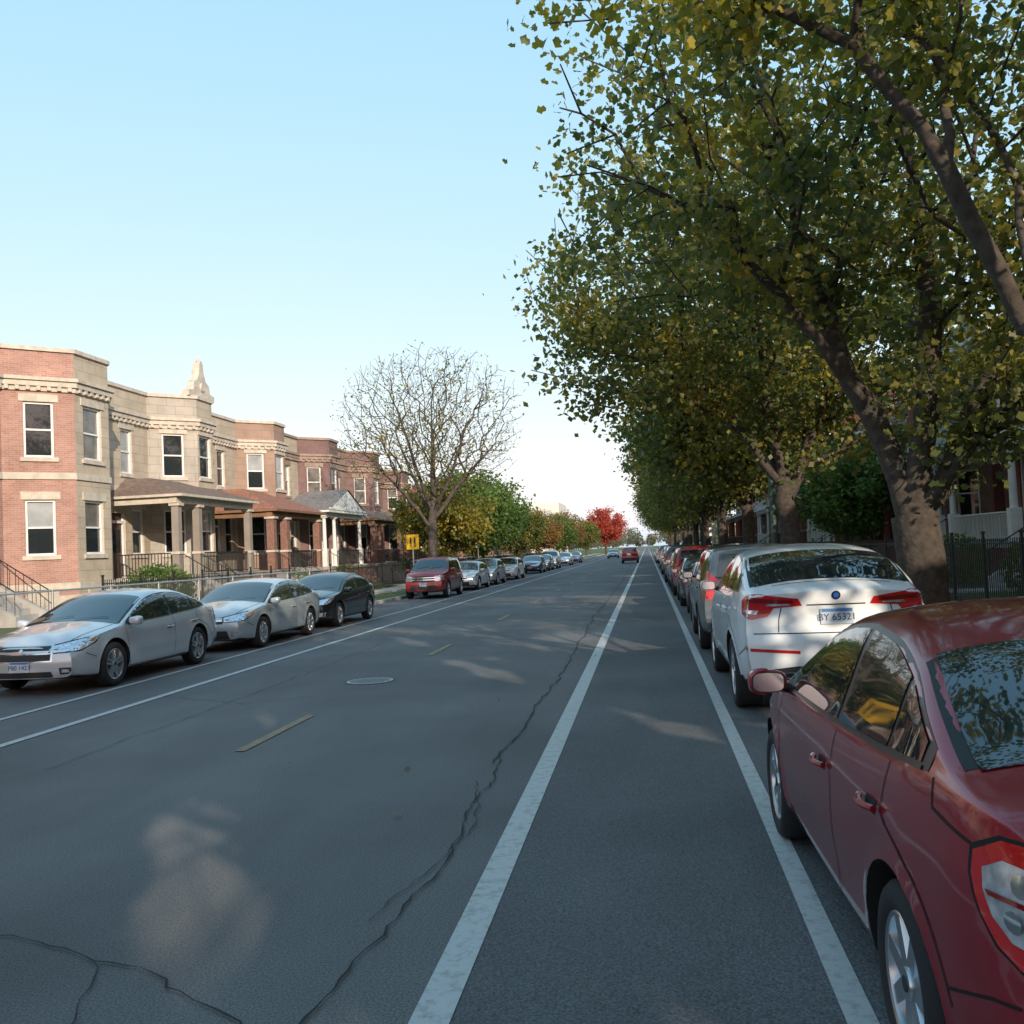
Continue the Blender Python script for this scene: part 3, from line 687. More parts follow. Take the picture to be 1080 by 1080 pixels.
# ---------------------------------------------------------------- houses
def wall(mb,p0,p1,z0,z1,ops,mat,dep=.13,uo=0):
    p0=Vector(p0);p1=Vector(p1);Ln=(p1-p0).length;t=(p1-p0)/Ln;n=Vector((t.y,-t.x))
    def P(u,z,d=0): q=p0+t*u+n*d; return (q.x,q.y,z)
    us=sorted({0,Ln}|{o[0] for o in ops}|{o[1] for o in ops}); zs=sorted({z0,z1}|{o[2] for o in ops}|{o[3] for o in ops})
    for a,b in zip(us[:-1],us[1:]):
        for c,d in zip(zs[:-1],zs[1:]):
            if any(o[0]<=a+1e-6 and b<=o[1]+1e-6 and o[2]<=c+1e-6 and d<=o[3]+1e-6 for o in ops): continue
            mb.quad(P(a,c),P(b,c),P(b,d),P(a,d),mat,[(uo+a,c),(uo+b,c),(uo+b,d),(uo+a,d)])
    def wbox(u0,u1,za,zb,d0,d1,m_):
        v=[P(u0,za,d0),P(u1,za,d0),P(u1,za,d1),P(u0,za,d1),P(u0,zb,d0),P(u1,zb,d0),P(u1,zb,d1),P(u0,zb,d1)]
        mb.add(v,[(3,2,1,0),(4,5,6,7),(0,1,5,4),(1,2,6,5),(2,3,7,6),(3,0,4,7)],m_)
    for o in ops:
        a,b,c,d=o[:4]; kind=o[4] if len(o)>4 else 'win'; trim=o[5] if len(o)>5 else 'stone_trim'
        mb.quad(P(a,c),P(a,d),P(a,d,-dep),P(a,c,-dep),mat,[(0,c),(0,d),(dep,d),(dep,c)])
        mb.quad(P(b,d),P(b,c),P(b,c,-dep),P(b,d,-dep),mat,[(0,d),(0,c),(dep,c),(dep,d)])
        mb.quad(P(a,d),P(b,d),P(b,d,-dep),P(a,d,-dep),mat); mb.quad(P(a,c),P(b,c),P(b,c,-dep),P(a,c,-dep),mat)
        fw=.075; fm='white_wood'
        if kind=='win':
            wbox(a+.002,a+fw,c+.002,d-.002,-dep,-.055,fm); wbox(b-fw,b-.002,c+.002,d-.002,-dep,-.055,fm)
            wbox(a+fw,b-fw,d-fw,d-.002,-dep,-.055,fm); wbox(a+fw,b-fw,c+.002,c+fw,-dep,-.055,fm)
            mid=(c+d)/2; wbox(a+fw,b-fw,mid-.03,mid+.03,-dep,-.075,fm)
            r=random.random()
            g1='win_blind' if r<.4 else ('win_curtain' if r<.7 else 'win_glass'); g2='win_glass' if random.random()<.5 else g1
            mb.quad(P(a,mid,-dep+.004),P(b,mid,-dep+.004),P(b,d,-dep+.004),P(a,d,-dep+.004),g1)
            mb.quad(P(a,c,-dep+.004),P(b,c,-dep+.004),P(b,mid,-dep+.004),P(a,mid,-dep+.004),g2)
            wbox(a-.12,b+.12,c-.14,c-.001,-.02,.06,trim); wbox(a-.14,b+.14,d+.001,d+.26,-.02,.035,trim)
        else:
            wbox(a+.002,a+.1,c,d-.002,-dep,-.04,fm); wbox(b-.1,b-.002,c,d-.002,-dep,-.04,fm); wbox(a+.1,b-.1,d-.4,d-.3,-dep,-.04,fm)
            mb.quad(P(a,c,-dep+.004),P(b,c,-dep+.004),P(b,d,-dep+.004),P(a,d,-dep+.004),'door_dark')
            wbox(a+.22,b-.22,c+1.0,c+1.9,-dep+.004,-dep+.02,'win_glass')
def band(mb,poly,z0,z1,d0,d1,mat):
    P=[Vector(p) for p in poly]; n=len(P)
    def off(i,d):
        ns=[]
        if i>0: t=(P[i]-P[i-1]).normalized(); ns.append(Vector((t.y,-t.x)))
        if i<n-1: t=(P[i+1]-P[i]).normalized(); ns.append(Vector((t.y,-t.x)))
        m=sum(ns,Vector((0,0))).normalized(); k=d/max(.3,m.dot(ns[0])); return P[i]+m*k
    I=[off(i,d0) for i in range(n)]; O=[off(i,d1) for i in range(n)]
    for i in range(n-1):
        a,b,c,d=I[i],I[i+1],O[i+1],O[i]
        mb.quad((d.x,d.y,z0),(c.x,c.y,z0),(c.x,c.y,z1),(d.x,d.y,z1),mat,[(0,z0),((c-d).length,z0),((c-d).length,z1),(0,z1)])
        mb.quad((a.x,a.y,z0),(d.x,d.y,z0),(d.x,d.y,z1),(a.x,a.y,z1),mat) if i==0 else None
        if i==n-2: mb.quad((c.x,c.y,z0),(b.x,b.y,z0),(b.x,b.y,z1),(c.x,c.y,z1),mat)
        mb.quad((d.x,d.y,z1),(c.x,c.y,z1),(b.x,b.y,z1),(a.x,a.y,z1),mat); mb.quad((a.x,a.y,z0),(b.x,b.y,z0),(c.x,c.y,z0),(d.x,d.y,z0),mat)
        mb.quad((b.x,b.y,z0),(a.x,a.y,z0),(a.x,a.y,z1),(b.x,b.y,z1),mat)
def railing(mb,a,b,z,h,mat,sp=.13,r=.012):
    a=Vector(a);b=Vector(b);L=(b-a).length; ang=math.atan2(b.y-a.y,b.x-a.x); c=(a+b)/2
    mb.box((c.x,c.y,z+h),(L,.05,.045),mat,ang); mb.box((c.x,c.y,z+.1),(L,.035,.035),mat,ang)
    n=max(1,int(L/sp))
    for i in range(n+1):
        p=a.lerp(b,i/n); mb.box((p.x,p.y,z+h/2+.04),(r*2,r*2,h-.1),mat,ang)
def steps(mb,x0,yc,w,ztop,zb,mat,rail=None):
    n=max(2,round((ztop-zb)/.18)); h=(ztop-zb)/n
    for i in range(n):
        z=ztop-h*(i+1)
        if z<=zb+.01: continue
        mb.box((x0+.28*i+.14,yc,(z+zb)/2),(.28-.002,w,z-zb),mat)
    ln=.28*(n-1)
    for s in(-1,1):
        yy=yc+s*(w/2+.11)
        v=[(x0,yy-.1,zb),(x0+ln+.1,yy-.1,zb),(x0+ln+.1,yy-.1,zb+.35),(x0,yy-.1,ztop+.02),(x0,yy+.1,zb),(x0+ln+.1,yy+.1,zb),(x0+ln+.1,yy+.1,zb+.35),(x0,yy+.1,ztop+.02)]
        mb.add(v,[(0,1,2,3),(7,6,5,4),(3,2,6,7),(1,5,6,2)],mat)
        if rail:
            mb.tube((x0,yy,ztop+.85),(x0+ln,yy,zb+1.1),.02,.02,rail,6)
            for k in range(0,n,1):
                t=k/(n-1); mb.tube((x0+ln*t,yy,ztop+(zb+.3-ztop)*t),(x0+ln*t,yy,ztop+.85+(zb+.25-ztop)*t),.012,.012,rail,5)
def two_flat(name,loc,rz,w,flatw,main,side,bay,trim,top=9.5,p=1.3,porch='full',proof='shingle_brown',colm='brick_brown',gable=False,storeys=2,balcony=False,pillar=.36,m0=.15,m1=.3,pd=1.35,ph=2.82,rh=.95,front=None,pgable=False):
    mb=MB(); D=14; zb=.15
    y1=w-.25; y0=flatw; q=p*.97
    foot=[(0,0),(0,y0),(p,y0+q),(p,y1-q),(0,y1),(0,w)]
    def floors(s,lo,hi,base=2.35):
        return [(lo,hi,base+3.25*i,base+1.85+3.25*i,'win',trim) for i in range(s)]
    S=storeys
    segs=list(zip(foot[:-1],foot[1:]))
    for i,(a,b) in enumerate(segs):
        Ln=(Vector(b)-Vector(a)).length; mat=side if i in(0,4) else bay
        if i==2 and front: mat=front
        if Ln<.02: continue
        ops=[]
        if i==0:
            c=Ln*.5
            ops=[(c-.55,c+.55,1.45,4.0,'door')]
            if Ln>2.9: ops=[(Ln*.28-.5,Ln*.28+.5,1.45,4.0,'door'),(Ln*.72-.45,Ln*.72+.45,2.35,4.2,'win',trim)]
            ops+=[(c-.42,c+.42,2.35+3.25*k,4.15+3.25*k,'win',trim) for k in range(1,S)]
        elif i in(1,3): ops=floors(S,Ln/2-.46,Ln/2+.46)
        elif i==2: ops=floors(S,Ln/2-.55,Ln/2+.55)
        if i<4 and i>0: ops=[( Ln/2-.35,Ln/2+.35,.5,.95,'win',trim)]+ops
        wall(mb,a,b,zb,top,ops,mat,uo=i*3.3)
    wall(mb,(-D,0),(0,0),zb,top-.25,[(D-3.2,D-2.3,2.5,4.2),(D-3.2,D-2.3,5.7,7.4),(D-7.5,D-6.6,2.5,4.2),(D-7.5,D-6.6,5.7,7.4)],main)
    wall(mb,(0,w),(-D,w),zb,top-.25,[(2.3,3.2,5.7,7.4),(6.3,7.2,5.7,7.4)],main)
    wall(mb,(-D,w),(-D,0),zb,top-.5,[],main)
    fr=top-.45
    mb.add([(x,y,fr) for x,y in foot]+[(-D,w,fr),(-D,0,fr)],[tuple(range(8))],'roof_tar')
    for a,b in segs: mb.quad((b[0]-.001,b[1],fr),(a[0]-.001,a[1],fr),(a[0]-.001,a[1],top),(b[0]-.001,b[1],top),main)
    mb.quad((-D,.25,top-.25),(0,.25,top-.25),(0,.25,fr),(-D,.25,fr),main)
    mb.quad((-D,0,top-.25),(0,0,top-.25),(0,.25,top-.25),(-D,.25,top-.25),trim)
    band(mb,foot,zb,1.0,.0,.05,trim); band(mb,foot,1.22,1.42,.0,.07,trim)
    for k in range(1,S): band(mb,foot,1.62+3.25*k,1.84+3.25*k,.0,.05,trim)
    ct=top-1.35
    band(mb,foot,ct,ct+.16,.0,.07,trim); band(mb,foot,ct+.16,ct+.34,.0,.15,trim); band(mb,foot,ct+.34,ct+.46,0,.22,trim)
    band(mb,foot,top,top+.14,-.28,.08,trim)
    for a,b in segs:
        A=Vector(a);B=Vector(b);Ln=(B-A).length; t=(B-A).normalized() if Ln>.01 else Vector((0,1)); n=Vector((t.y,-t.x))
        k=int(Ln/.3)
        for i in range(k):
            c=A+t*((i+.5)*Ln/k)+n*.10; mb.box((c.x,c.y,ct+.09),(.08,.12,.13),trim,math.atan2(n.y,n.x))
    if gable:
        yc=(y0+y1)/2+.1; xg=p-.12
        pts=[(-1.2,0),(-1.2,.25),(-.8,.3),(-.72,.65),(-.4,.8),(-.22,1.15),(-.16,1.55),(0,1.7),(.16,1.55),(.22,1.15),(.4,.8),(.72,.65),(.8,.3),(1.2,.25),(1.2,0)]
        z0=top+.14; f=[(xg,yc+a,z0+b) for a,b in pts]; bk=[(xg-.35,yc+a,z0+b) for a,b in pts]; m_=len(pts)
        mb.add(f,[tuple(range(m_))],trim); mb.add(bk,[tuple(range(m_))[::-1]],trim)
        for i in range(m_-1): mb.quad(f[i],bk[i],bk[i+1],f[i+1],trim)
        mb.tube((xg+.001,yc,z0+.5),(xg+.06,yc,z0+.5),.2,.18,trim,16)
        mb.tube((xg-.17,yc,z0+1.66),(xg-.17,yc,z0+1.9),.09,.02,trim,8)
    mb.box((-5,w-.5,top+.2),(.6,.6,1.6),main)
    if porch:
        px=p+pd; ya,yb=m0,(w-m1 if porch=='full' else flatw+.2); dz=1.42
        if porch=='full':
            mb.box((px/2+p/2+.02,(ya+yb)/2,dz-.09),(px-p-.04,yb-ya,.18),'concrete'); mb.box((p/2,(ya+flatw)/2,dz-.091),(p-.003,flatw-ya,.178),'concrete')
        else:
            mb.box((px/2,(ya+yb)/2,dz-.09),(px,yb-ya,.18),'concrete')
        cb=colm if colm!='white_wood' else 'brick_red'
        wall(mb,(px-.1,ya+.1),(px-.1,yb-.1),zb,dz-.2,[],cb); wall(mb,(.05,ya+.1),(px-.1,ya+.1),zb,dz-.2,[],cb)
        stw=1.3; yst=ya+.35+stw/2
        ncol=[ya+.2,ya+.35+stw+.25,yb-.2] if porch=='full' else [ya+.2,yb-.2]
        for yc in ncol:
            if colm=='white_wood':
                mb.box((px-.2,yc,dz+.5),(.32,.32,1.0),'white_wood'); mb.tube((px-.2,yc,dz+1.0),(px-.2,yc,dz+ph-.07),.12,.10,'white_wood',14); mb.box((px-.2,yc,dz+ph-.03),(.3,.3,.1),'white_wood')
            else:
                mb.box((px-.2,yc,dz+ph/2-.03),(pillar,pillar,ph-.06),colm if not colm.startswith('brick') else 'brick_solid_'+colm[6:]); mb.box((px-.2,yc,dz+ph-.06),(pillar+.14,pillar+.14,.1),trim); mb.box((px-.2,yc,dz+.9),(pillar+.08,pillar+.08,.1),trim)
        rm='iron' if not balcony else 'white_wood'
        railing(mb,(px-.2,ncol[1]),(px-.2,yb-.2),dz,.9,rm)
        railing(mb,(.1,ya+.2),(px-.2,ya+.2),dz,.9,rm)
        bz=dz+ph; bm_='white_wood' if (balcony or colm=='white_wood') else ('stone_trim' if gable else 'brown_wood')
        mb.box((px-.2,(ya+yb)/2,bz+.12),(.3,yb-ya+.1,.24),bm_); mb.box(((px-.35)/2,ya+.1,bz+.12),(px-.352,.24,.236),bm_); mb.box((px/2+p/2-.15,yb-.1,bz+.12),(px-p-.36,.24,.236),bm_)
        e=.3; zr=bz+.245; X1=px+e-.05; A0,B0=ya-e+.12,yb+.1
        if balcony:
            mb.box((X1/2,(A0+B0)/2,zr+.06),(X1,B0-A0,.12),'white_wood'); railing(mb,(X1-.2,A0+.2),(X1-.2,B0-.2),zr+.12,.9,'white_wood',r=.018); railing(mb,(.1,A0+.2),(X1-.2,A0+.2),zr+.12,.9,'white_wood',r=.018); railing(mb,(.1,B0-.2),(X1-.2,B0-.2),zr+.12,.9,'white_wood',r=.018)
            for yc in(A0+.25,B0-.25): mb.box((X1-.2,yc,zr+1.7),(.14,.14,3.1),'white_wood')
            mb.box((X1/2,(A0+B0)/2,zr+3.3),(X1+.2,B0-A0+.2,.22),'white_wood')
            ev=[(0,A0-.1,zr+3.42),(X1+.1,A0-.1,zr+3.42),(X1+.1,B0+.1,zr+3.42),(0,B0+.1,zr+3.42),(0,(A0+B0)/2,zr+4.4),(X1-.6,(A0+B0)/2,zr+4.4)]
            mb.add(ev,[(0,1,5,4),(1,2,5),(2,3,4,5)],proof)
        elif pgable:
            H=1.35; mb.box((X1/2,(A0+B0)/2,zr+.05),(X1,B0-A0,.1),bm_); zt=zr+.105; ym=(A0+B0)/2
            v=[(0,A0,zt),(X1,A0,zt),(X1,B0,zt),(0,B0,zt),(0,ym,zt+H),(X1,ym,zt+H)]
            mb.add(v,[(0,1,5,4),(2,3,4,5)],proof); mb.add([(X1-.06,A0+.1,zt),(X1-.06,B0-.1,zt),(X1-.06,ym,zt+H-.08)],[(0,1,2)],'white_wood')
            mb.box((X1-.02,ym,zt+.1),(.05,B0-A0-.4,.12),'white_wood')
        else:
            H=rh; mb.box((X1/2,(A0+B0)/2,zr+.05),(X1,B0-A0,.1),bm_)
            zt=zr+.105
            v=[(0,A0,zt),(X1,A0,zt),(X1,B0,zt),(0,B0,zt),(0,A0+1.4,zt+H),(.9,A0+1.7,zt+H),(.9,B0-1.7,zt+H),(0,B0-1.4,zt+H)]
            mb.add(v,[(0,1,5,4),(1,2,6,5),(2,3,7,6),(4,5,6,7)],proof)
        steps(mb,px,yst,stw,dz,zb,'concrete','iron')
        mb.box((px+2.0+1.6,yst,.10),(3.6,1.2,.25),'sidewalk_m')
    else:
        steps(mb,.05,flatw*.5,1.4,1.42,zb,'concrete','iron')
    return mb.obj(name,loc,rz)
for k,c in(('pink',(.33,.15,.11)),('red',(.22,.06,.045)),('brown',(.22,.12,.095)),('purple',(.17,.10,.09)),('tan',(.41,.29,.18))):
    pm('brick_solid_'+k,c,.85,var=.25,vscale=8,bump=.3,bscale=30)
FX=-20.5
two_flat('brick_house',(FX,25.75,0),0,7.6,2.2,'brick_pink','brick_pink','brick_pink','stone_trim',9.15,p=1.6,porch=None,front='limestone')
two_flat('brick_house',(FX+.2,16.9,0),0,7.9,2.6,'brick_red','brick_pink','brick_pink','stone_trim',9.3,p=1.6,porch=None,front='limestone')
two_flat('greystone_house',(FX,33.8,0),0,7.9,3.3,'brick_tan','limestone','limestone_grey','stone_trim',9.0,p=1.5,gable=True,proof='shingle_brown',colm='limestone_grey',pillar=.28,front='limestone',m0=.3,m1=.6,rh=.8)
two_flat('greystone_house',(FX,42.3,0),0,8.0,3.4,'brick_tan','limestone','limestone_brown','stone_trim',9.0,p=1.5,colm='brick_brown',proof='shingle_red',m0=.5,m1=.8,ph=2.55,rh=1.15,pd=1.6)
two_flat('brick_house',(FX,50.9,0),0,8.3,3.5,'brick_tan','limestone','brick_purple','stone_trim_brown',9.1,p=1.5,colm='white_wood',proof='shingle_grey',m0=.5,m1=.8,pgable=True,pd=1.2)
two_flat('brick_house',(FX,60.2,0),0,8.4,3.5,'brick_brown','limestone_brown','brick_purple','stone_trim_brown',9.2,p=1.5,colm='brick_brown',m0=.5,m1=.8,ph=2.6)
mats_=['brick_brown','brick_red','brick_purple','brick_tan']
yy=70
for i in range(8):
    a=mats_[i%4]; two_flat('brick_house',(FX+random.uniform(-.5,.8),yy,0),0,8.0,3.2,a,a,mats_[(i+2)%4],'stone_trim_brown',random.choice([8.0,8.6,9.1]),colm='brick_brown',m0=.5,m1=.8); yy+=9.2+random.choice([0,0,3])
for y_ in(7.5,-2.2,-12): two_flat('brick_house',(FX,y_,0),0,8.0,2.6,'brick_red','brick_red','brick_pink','stone_trim',9.4,colm='brick_brown')
RX=13.6
k=0
for y_ in (-52,-43,-34,-25,-16,-7,2,11,20,29.3,38.5,48,57.5,67,76.5,86,95.5,105,115,125):
    tp=10.2 if y_<10 else 9.4
    if y_ in(-16,-7): tp=8.6  # unseen houses kept low so a sun streak reaches the road
    two_flat('brick_house',(RX+(0 if y_<28 else -.4),y_+8,0),math.pi,8.1,3.3,'brick_red','brick_red',['brick_red','brick_brown','brick_red'][k%3],'stone_trim_brown',tp,colm='white_wood' if k in(9,12,15) else 'brick_red',balcony=(k in(9,12,15)),proof='shingle_grey'); k+=1
# ---------------------------------------------------------------- fences
def picket(name,x,y0,y1,h,mat='iron',z=.2):
    mb=MB(); y=y0; n=0
    while y<y1:
        if n%18==0: mb.box((x,y,z+h/2+.05),(.05,.05,h+.1),mat); mb.box((x,y,z+h+.12),(.07,.07,.05),mat)
        else: mb.box((x,y,z+h/2),(.017,.017,h),mat)
        if n%18==0 and y+2.1<y1: 
            mb.box((x,y+1.05,z+h-.12),(.03,2.1,.03),mat); mb.box((x,y+1.05,z+.12),(.03,2.1,.03),mat)
        y+=.117; n+=1
    mb.obj(name)
def chainlink(name,x,y0,y1,h,z=.2):
    mb=MB(); y=y0
    while y<=y1+.01: mb.tube((x,y,z),(x,y,z+h+.03),.03,.03,'galv',8); y+=2.5
    mb.tube((x,y0,z+h),(x,y1,z+h),.022,.022,'galv',8)
    s=.075; w=.0034; L=y1-y0
    n=int((L+h)/s)
    for i in range(n):
        for dr in(1,-1):
            a0=i*s-h; b0=i*s
            ya,yb=(y0+a0,y0+b0) if dr>0 else (y0+b0,y0+a0)
            za,zb=z,z+h; dy=yb-ya
            ta=(y0-ya)/dy; tb=(y1-ya)/dy
            t0=max(0,min(ta,tb)); t1=min(1,max(ta,tb))
            if t0<t1:
                c=(ya+dy*t0,za+(zb-za)*t0,ya+dy*t1,za+(zb-za)*t1)
                mb.quad((x,c[0]-w,c[1]),(x,c[0]+w,c[1]),(x,c[2]+w,c[3]),(x,c[2]-w,c[3]),'galv')
    mb.obj(name)
chainlink('chain_link_fence',-14.15,6,41,1.15)
picket('iron_fence',-14.2,41.3,140,1.25)
picket('iron_fence',-15.9,26,41.5,1.3)
picket('iron_fence',7.15,-10,140,1.45,z=.18)
# ---------------------------------------------------------------- sun direction (shared)
el=math.radians(21); az=math.radians(151.5)
S=Vector((math.sin(az)*math.cos(el),math.cos(az)*math.cos(el),math.sin(el)))
# ---------------------------------------------------------------- leaves & trees
LEAF10=np.array([(0,-.5,0),(.22,-.33,.05),(.5,-.12,.12),(.27,.08,.06),(.33,.38,.09),(0,.56,0),(-.33,.38,.09),(-.27,.08,.06),(-.5,-.12,.12),(-.22,-.33,.05)])
LEAF4=np.array([(0,-.5,0),(.42,.0,.08),(0,.55,0),(-.42,.0,.08)])
def leaf_mesh(name,C,size,rng,mat,tpl,up=.5):
    N=len(C); k=len(tpl)
    n=rng.normal(size=(N,3)); n/=np.linalg.norm(n,axis=1)[:,None]; n[:,2]+=up; n/=np.linalg.norm(n,axis=1)[:,None]
    r=rng.normal(size=(N,3)); t=np.cross(n,r); t/=np.linalg.norm(t,axis=1)[:,None]; b=np.cross(n,t)
    s=size*rng.uniform(.55,1.25,N)
    V=C[:,None,:]+s[:,None,None]*(tpl[None,:,0:1]*t[:,None,:]+tpl[None,:,1:2]*b[:,None,:]+tpl[None,:,2:3]*n[:,None,:])
    V=V.reshape(-1,3)
    me=bpy.data.meshes.new(name); me.vertices.add(N*k); me.vertices.foreach_set('co',V.ravel().astype(np.float32))
    me.loops.add(N*k); me.loops.foreach_set('vertex_index',np.arange(N*k,dtype=np.int32))
    me.polygons.add(N); me.polygons.foreach_set('loop_start',np.arange(0,N*k,k,dtype=np.int32))
    me.update(calc_edges=True); me.validate(); me.materials.append(M[mat]); return me
def skeleton(trunks,blobs,n,rng,step=.6,pw=.35):
    P=[];par=[]; dist=[]
    for ti,poly in enumerate(trunks):
        poly=[np.array(p,float) for p in poly]
        if ti==0: P.append(poly[0]); par.append(-1); dist.append(0); cur=0
        else:
            A=np.array(P); cur=int(np.argmin(np.linalg.norm(A-poly[0],axis=1)))
        for a,b in zip(poly[:-1],poly[1:]):
            m=max(1,int(np.linalg.norm(b-a)/.45))
            for i in range(1,m+1):
                p=a+(b-a)*i/m+(rng.normal(0,.025,3) if i<m else 0)
                dist.append(dist[cur]+np.linalg.norm(p-P[cur])); P.append(p); par.append(cur); cur=len(P)-1
    nt=len(P)
    T=[]
    w=np.array([b[1][0]*b[1][1]*b[1][2]*(b[2] if len(b)>2 else 1) for b in blobs]); w=w/w.sum()
    for i in range(n):
        b=blobs[rng.choice(len(blobs),p=w)]; d=rng.normal(size=3); d/=np.linalg.norm(d); r=rng.uniform()**(1/2.6)
        T.append(np.array(b[0])+d*r*np.array(b[1]))
    T=np.array(T); T=T[np.argsort(np.linalg.norm(T-P[nt//2],axis=1))]
    tips=[]
    zmin=trunks[0][1][2]*.9
    for t in T:
        A=np.array(P); D=np.linalg.norm(A-t,axis=1)+pw*np.array(dist)+np.where(A[:,2]>t[2]+.8,3,0)+np.where(A[:,2]<zmin,5,0)
        c=int(np.argmin(D)); a=P[c].copy(); L=np.linalg.norm(t-a); m=max(1,int(L/step)); cur=c
        sag=rng.normal(0,.06,3)*L; sag[2]+=.10*L
        for i in range(1,m+1):
            f=i/m; p=a+(t-a)*f+sag*math.sin(math.pi*f)+(rng.normal(0,.05,3) if i<m else 0)
            dist.append(dist[cur]+np.linalg.norm(p-P[cur])); P.append(p); par.append(cur); cur=len(P)-1
        tips.append(cur)
    return np.array(P),par,tips
def branches_mesh(name,P,par,tips,mat,tip=.012,ex=.55,base=None,sides=7,flare=True):
    n=len(P); cnt=np.zeros(n); ch=[[] for _ in range(n)]
    for i in range(n-1,0,-1):
        if not ch[i]: cnt[i]=max(cnt[i],1)
        cnt[par[i]]+=cnt[i]; ch[par[i]].append(i)
    R=tip*cnt**ex
    if base: R=R*(1+(base/R[0]-1)*np.clip((R/R[0]),0,1))
    zb=P[0][2]
    if flare: R=R*(1+.7*np.exp(-(P[:,2]-zb)/.35)*(R>R[0]*.6))
    main=[max(c,key=lambda j:cnt[j]) if c else -1 for c in ch]
    ref=np.array([.37,.91,.17])
    tan=np.zeros((n,3))
    for i in range(n):
        a=P[i]-P[par[i]] if par[i]>=0 else np.array([0,0,1.]); b=P[main[i]]-P[i] if main[i]>=0 else a
        a=a/(np.linalg.norm(a)+1e-9); b=b/(np.linalg.norm(b)+1e-9); t=a+b; tan[i]=t/(np.linalg.norm(t)+1e-9)
    def ring(p,t,r,k):
        u=ref-t*ref.dot(t); u/=np.linalg.norm(u); v=np.cross(t,u); a=np.arange(k)*2*np.pi/k
        return p+r*(np.cos(a)[:,None]*u+np.sin(a)[:,None]*v)
    V=[];F=[];o=0
    for i in range(1,n):
        p=par[i]; k=12 if R[i]>.12 else (sides if R[i]>.03 else 4)
        e=P[i]-P[p]; e=e/(np.linalg.norm(e)+1e-9)
        if main[p]==i: r0=ring(P[p],tan[p],R[p] if R[p]<R[i]*1.8 else R[i]*1.5,k)
        else: r0=ring(P[p],e,min(R[p],R[i]*1.35),k)
        r1=ring(P[i],tan[i],R[i],k)
        V.append(r0);V.append(r1)
        for j in range(k): F.append((o+j,o+(j+1)%k,o+k+(j+1)%k,o+k+j))
        o+=2*k
    V=np.concatenate(V); me=bpy.data.meshes.new(name); me.from_pydata(V.tolist(),[],F); me.polygons.foreach_set('use_smooth',[True]*len(F)); me.materials.append(M[mat]); me.update(); return me
# leaves left out of the crowns to let sun patches fall on the road (centre x, y, half length along the sun azimuth, half width)
GAPS=[(-2.75,5.4,1.9,.36),(.05,9.7,1.25,.20),(-2.6,14.4,1.9,.26),(-.9,18.4,1.6,.24),(-4.3,10.2,.9,.13),(-5.0,19.5,1.5,.22)]
def gapmask(C,loc):
    W=C+np.array(loc); s=W[:,2]/S.z; gx=W[:,0]-S.x*s; gy=W[:,1]-S.y*s
    h=np.array([S.x,S.y]); h/=np.linalg.norm(h); keep=np.ones(len(C),bool)
    for cx,cy,a,b in GAPS:
        dx=gx-cx; dy=gy-cy; l=dx*h[0]+dy*h[1]; q=-dx*h[1]+dy*h[0]
        wob=1+.25*np.sin(l*3.1+cx*5)
        keep&=~((l/a)**2+(q/(b*wob))**2<1)
    return C[keep]
def gen_tree(trunks,blobs,n,seed,perleaf,size,leafm,tpl,spread=.38,bark='bark',base=.33,tip=.012,fringe=2,frac=1.0,ex=.55,sparse=None,loc=None,raw=False):
    rng=np.random.default_rng(seed); P,par,tips=skeleton(trunks,blobs,n,rng)
    bmsh=branches_mesh('trunk_and_branches',P,par,tips,bark,tip=tip,base=base,ex=ex)
    C=[]
    for t in tips:
        fr=frac
        if sparse: fr=sparse(P[t])
        if rng.uniform()>fr: continue
        cur=t
        k=int(perleaf*rng.uniform(.3,1.6))
        path=[P[t]]
        for _ in range(fringe):
            cur=par[cur]
            if cur<0: break
            path.append(P[cur])
        path=np.array(path); f=rng.uniform(0,len(path)-1,k)**1.0; i0=np.floor(f).astype(int); i1=np.minimum(i0+1,len(path)-1)
        c=path[i0]+(path[i1]-path[i0])*(f-i0)[:,None]+rng.normal(0,1,(k,3))*np.array([spread,spread,spread*.6])+np.array([0,0,-.08]); C.append(c)
    C=np.concatenate(C) if C else np.zeros((1,3))
    if raw: return bmsh,C
    if loc is not None: C=gapmask(C,loc)
    lm=leaf_mesh('leaves',C,size,rng,leafm,tpl)
    return bmsh,lm
def put_tree(name,meshes,loc,rz=0,sc=1.0):
    e=empty(name,loc,rz,sc); put(meshes[0],'trunk_and_branches',parent=e); put(meshes[1],'leaves',parent=e); return e
def spA(p):
    return 1.0 if p[2]<6.6 else (.85 if p[0]<-1.8 else .46)
A=gen_tree([[(0,0,0),(.02,0,1.2),(-.05,0,2.0),(-.35,.1,3.0),(-.95,.3,4.6),(-1.3,.6,6.3),(-1.6,.6,8.5)],[(-.05,0,2.0),(.15,-.1,3.2),(.35,-.1,5.2),(.2,.2,8)],[(.02,0,1.7),(.55,-.2,2.9),(1.3,-.4,4.6),(2.2,-.5,6.5)],[(-.5,.1,3.4),(-1.6,-.5,4.9),(-2.9,-.9,6.4)],[(.4,-.15,2.6),(1.0,-1.0,3.4),(1.6,-2.0,3.6)]],
   [((-.3,0,8.8),(4.9,5.0,3.9)),((-2.2,-.5,6.7),(3.0,3,1.9),1.4),((2.6,-.5,4.8),(3,2.8,2.2),1.3),((1.4,-1.7,3.5),(1.7,1.6,1.2),2.6)],740,11,48,.13,'leaf_maple',LEAF10,spread=.30,base=.33,sparse=spA)
AD=gen_tree([[(0,0,0),(.02,0,2),(-.1,0,4.6),(0,.2,8.5)],[(-.05,0,2.6),(-1.6,-.3,5),(-2.8,-.6,7)],[(.0,0,2.6),(1.3,-.3,5),(2.4,-.5,7)]],
   [((0,0,8.3),(5.4,5.6,4.6))],420,17,66,.26,'leaf_maple',LEAF4,spread=.5,base=.34,raw=True)
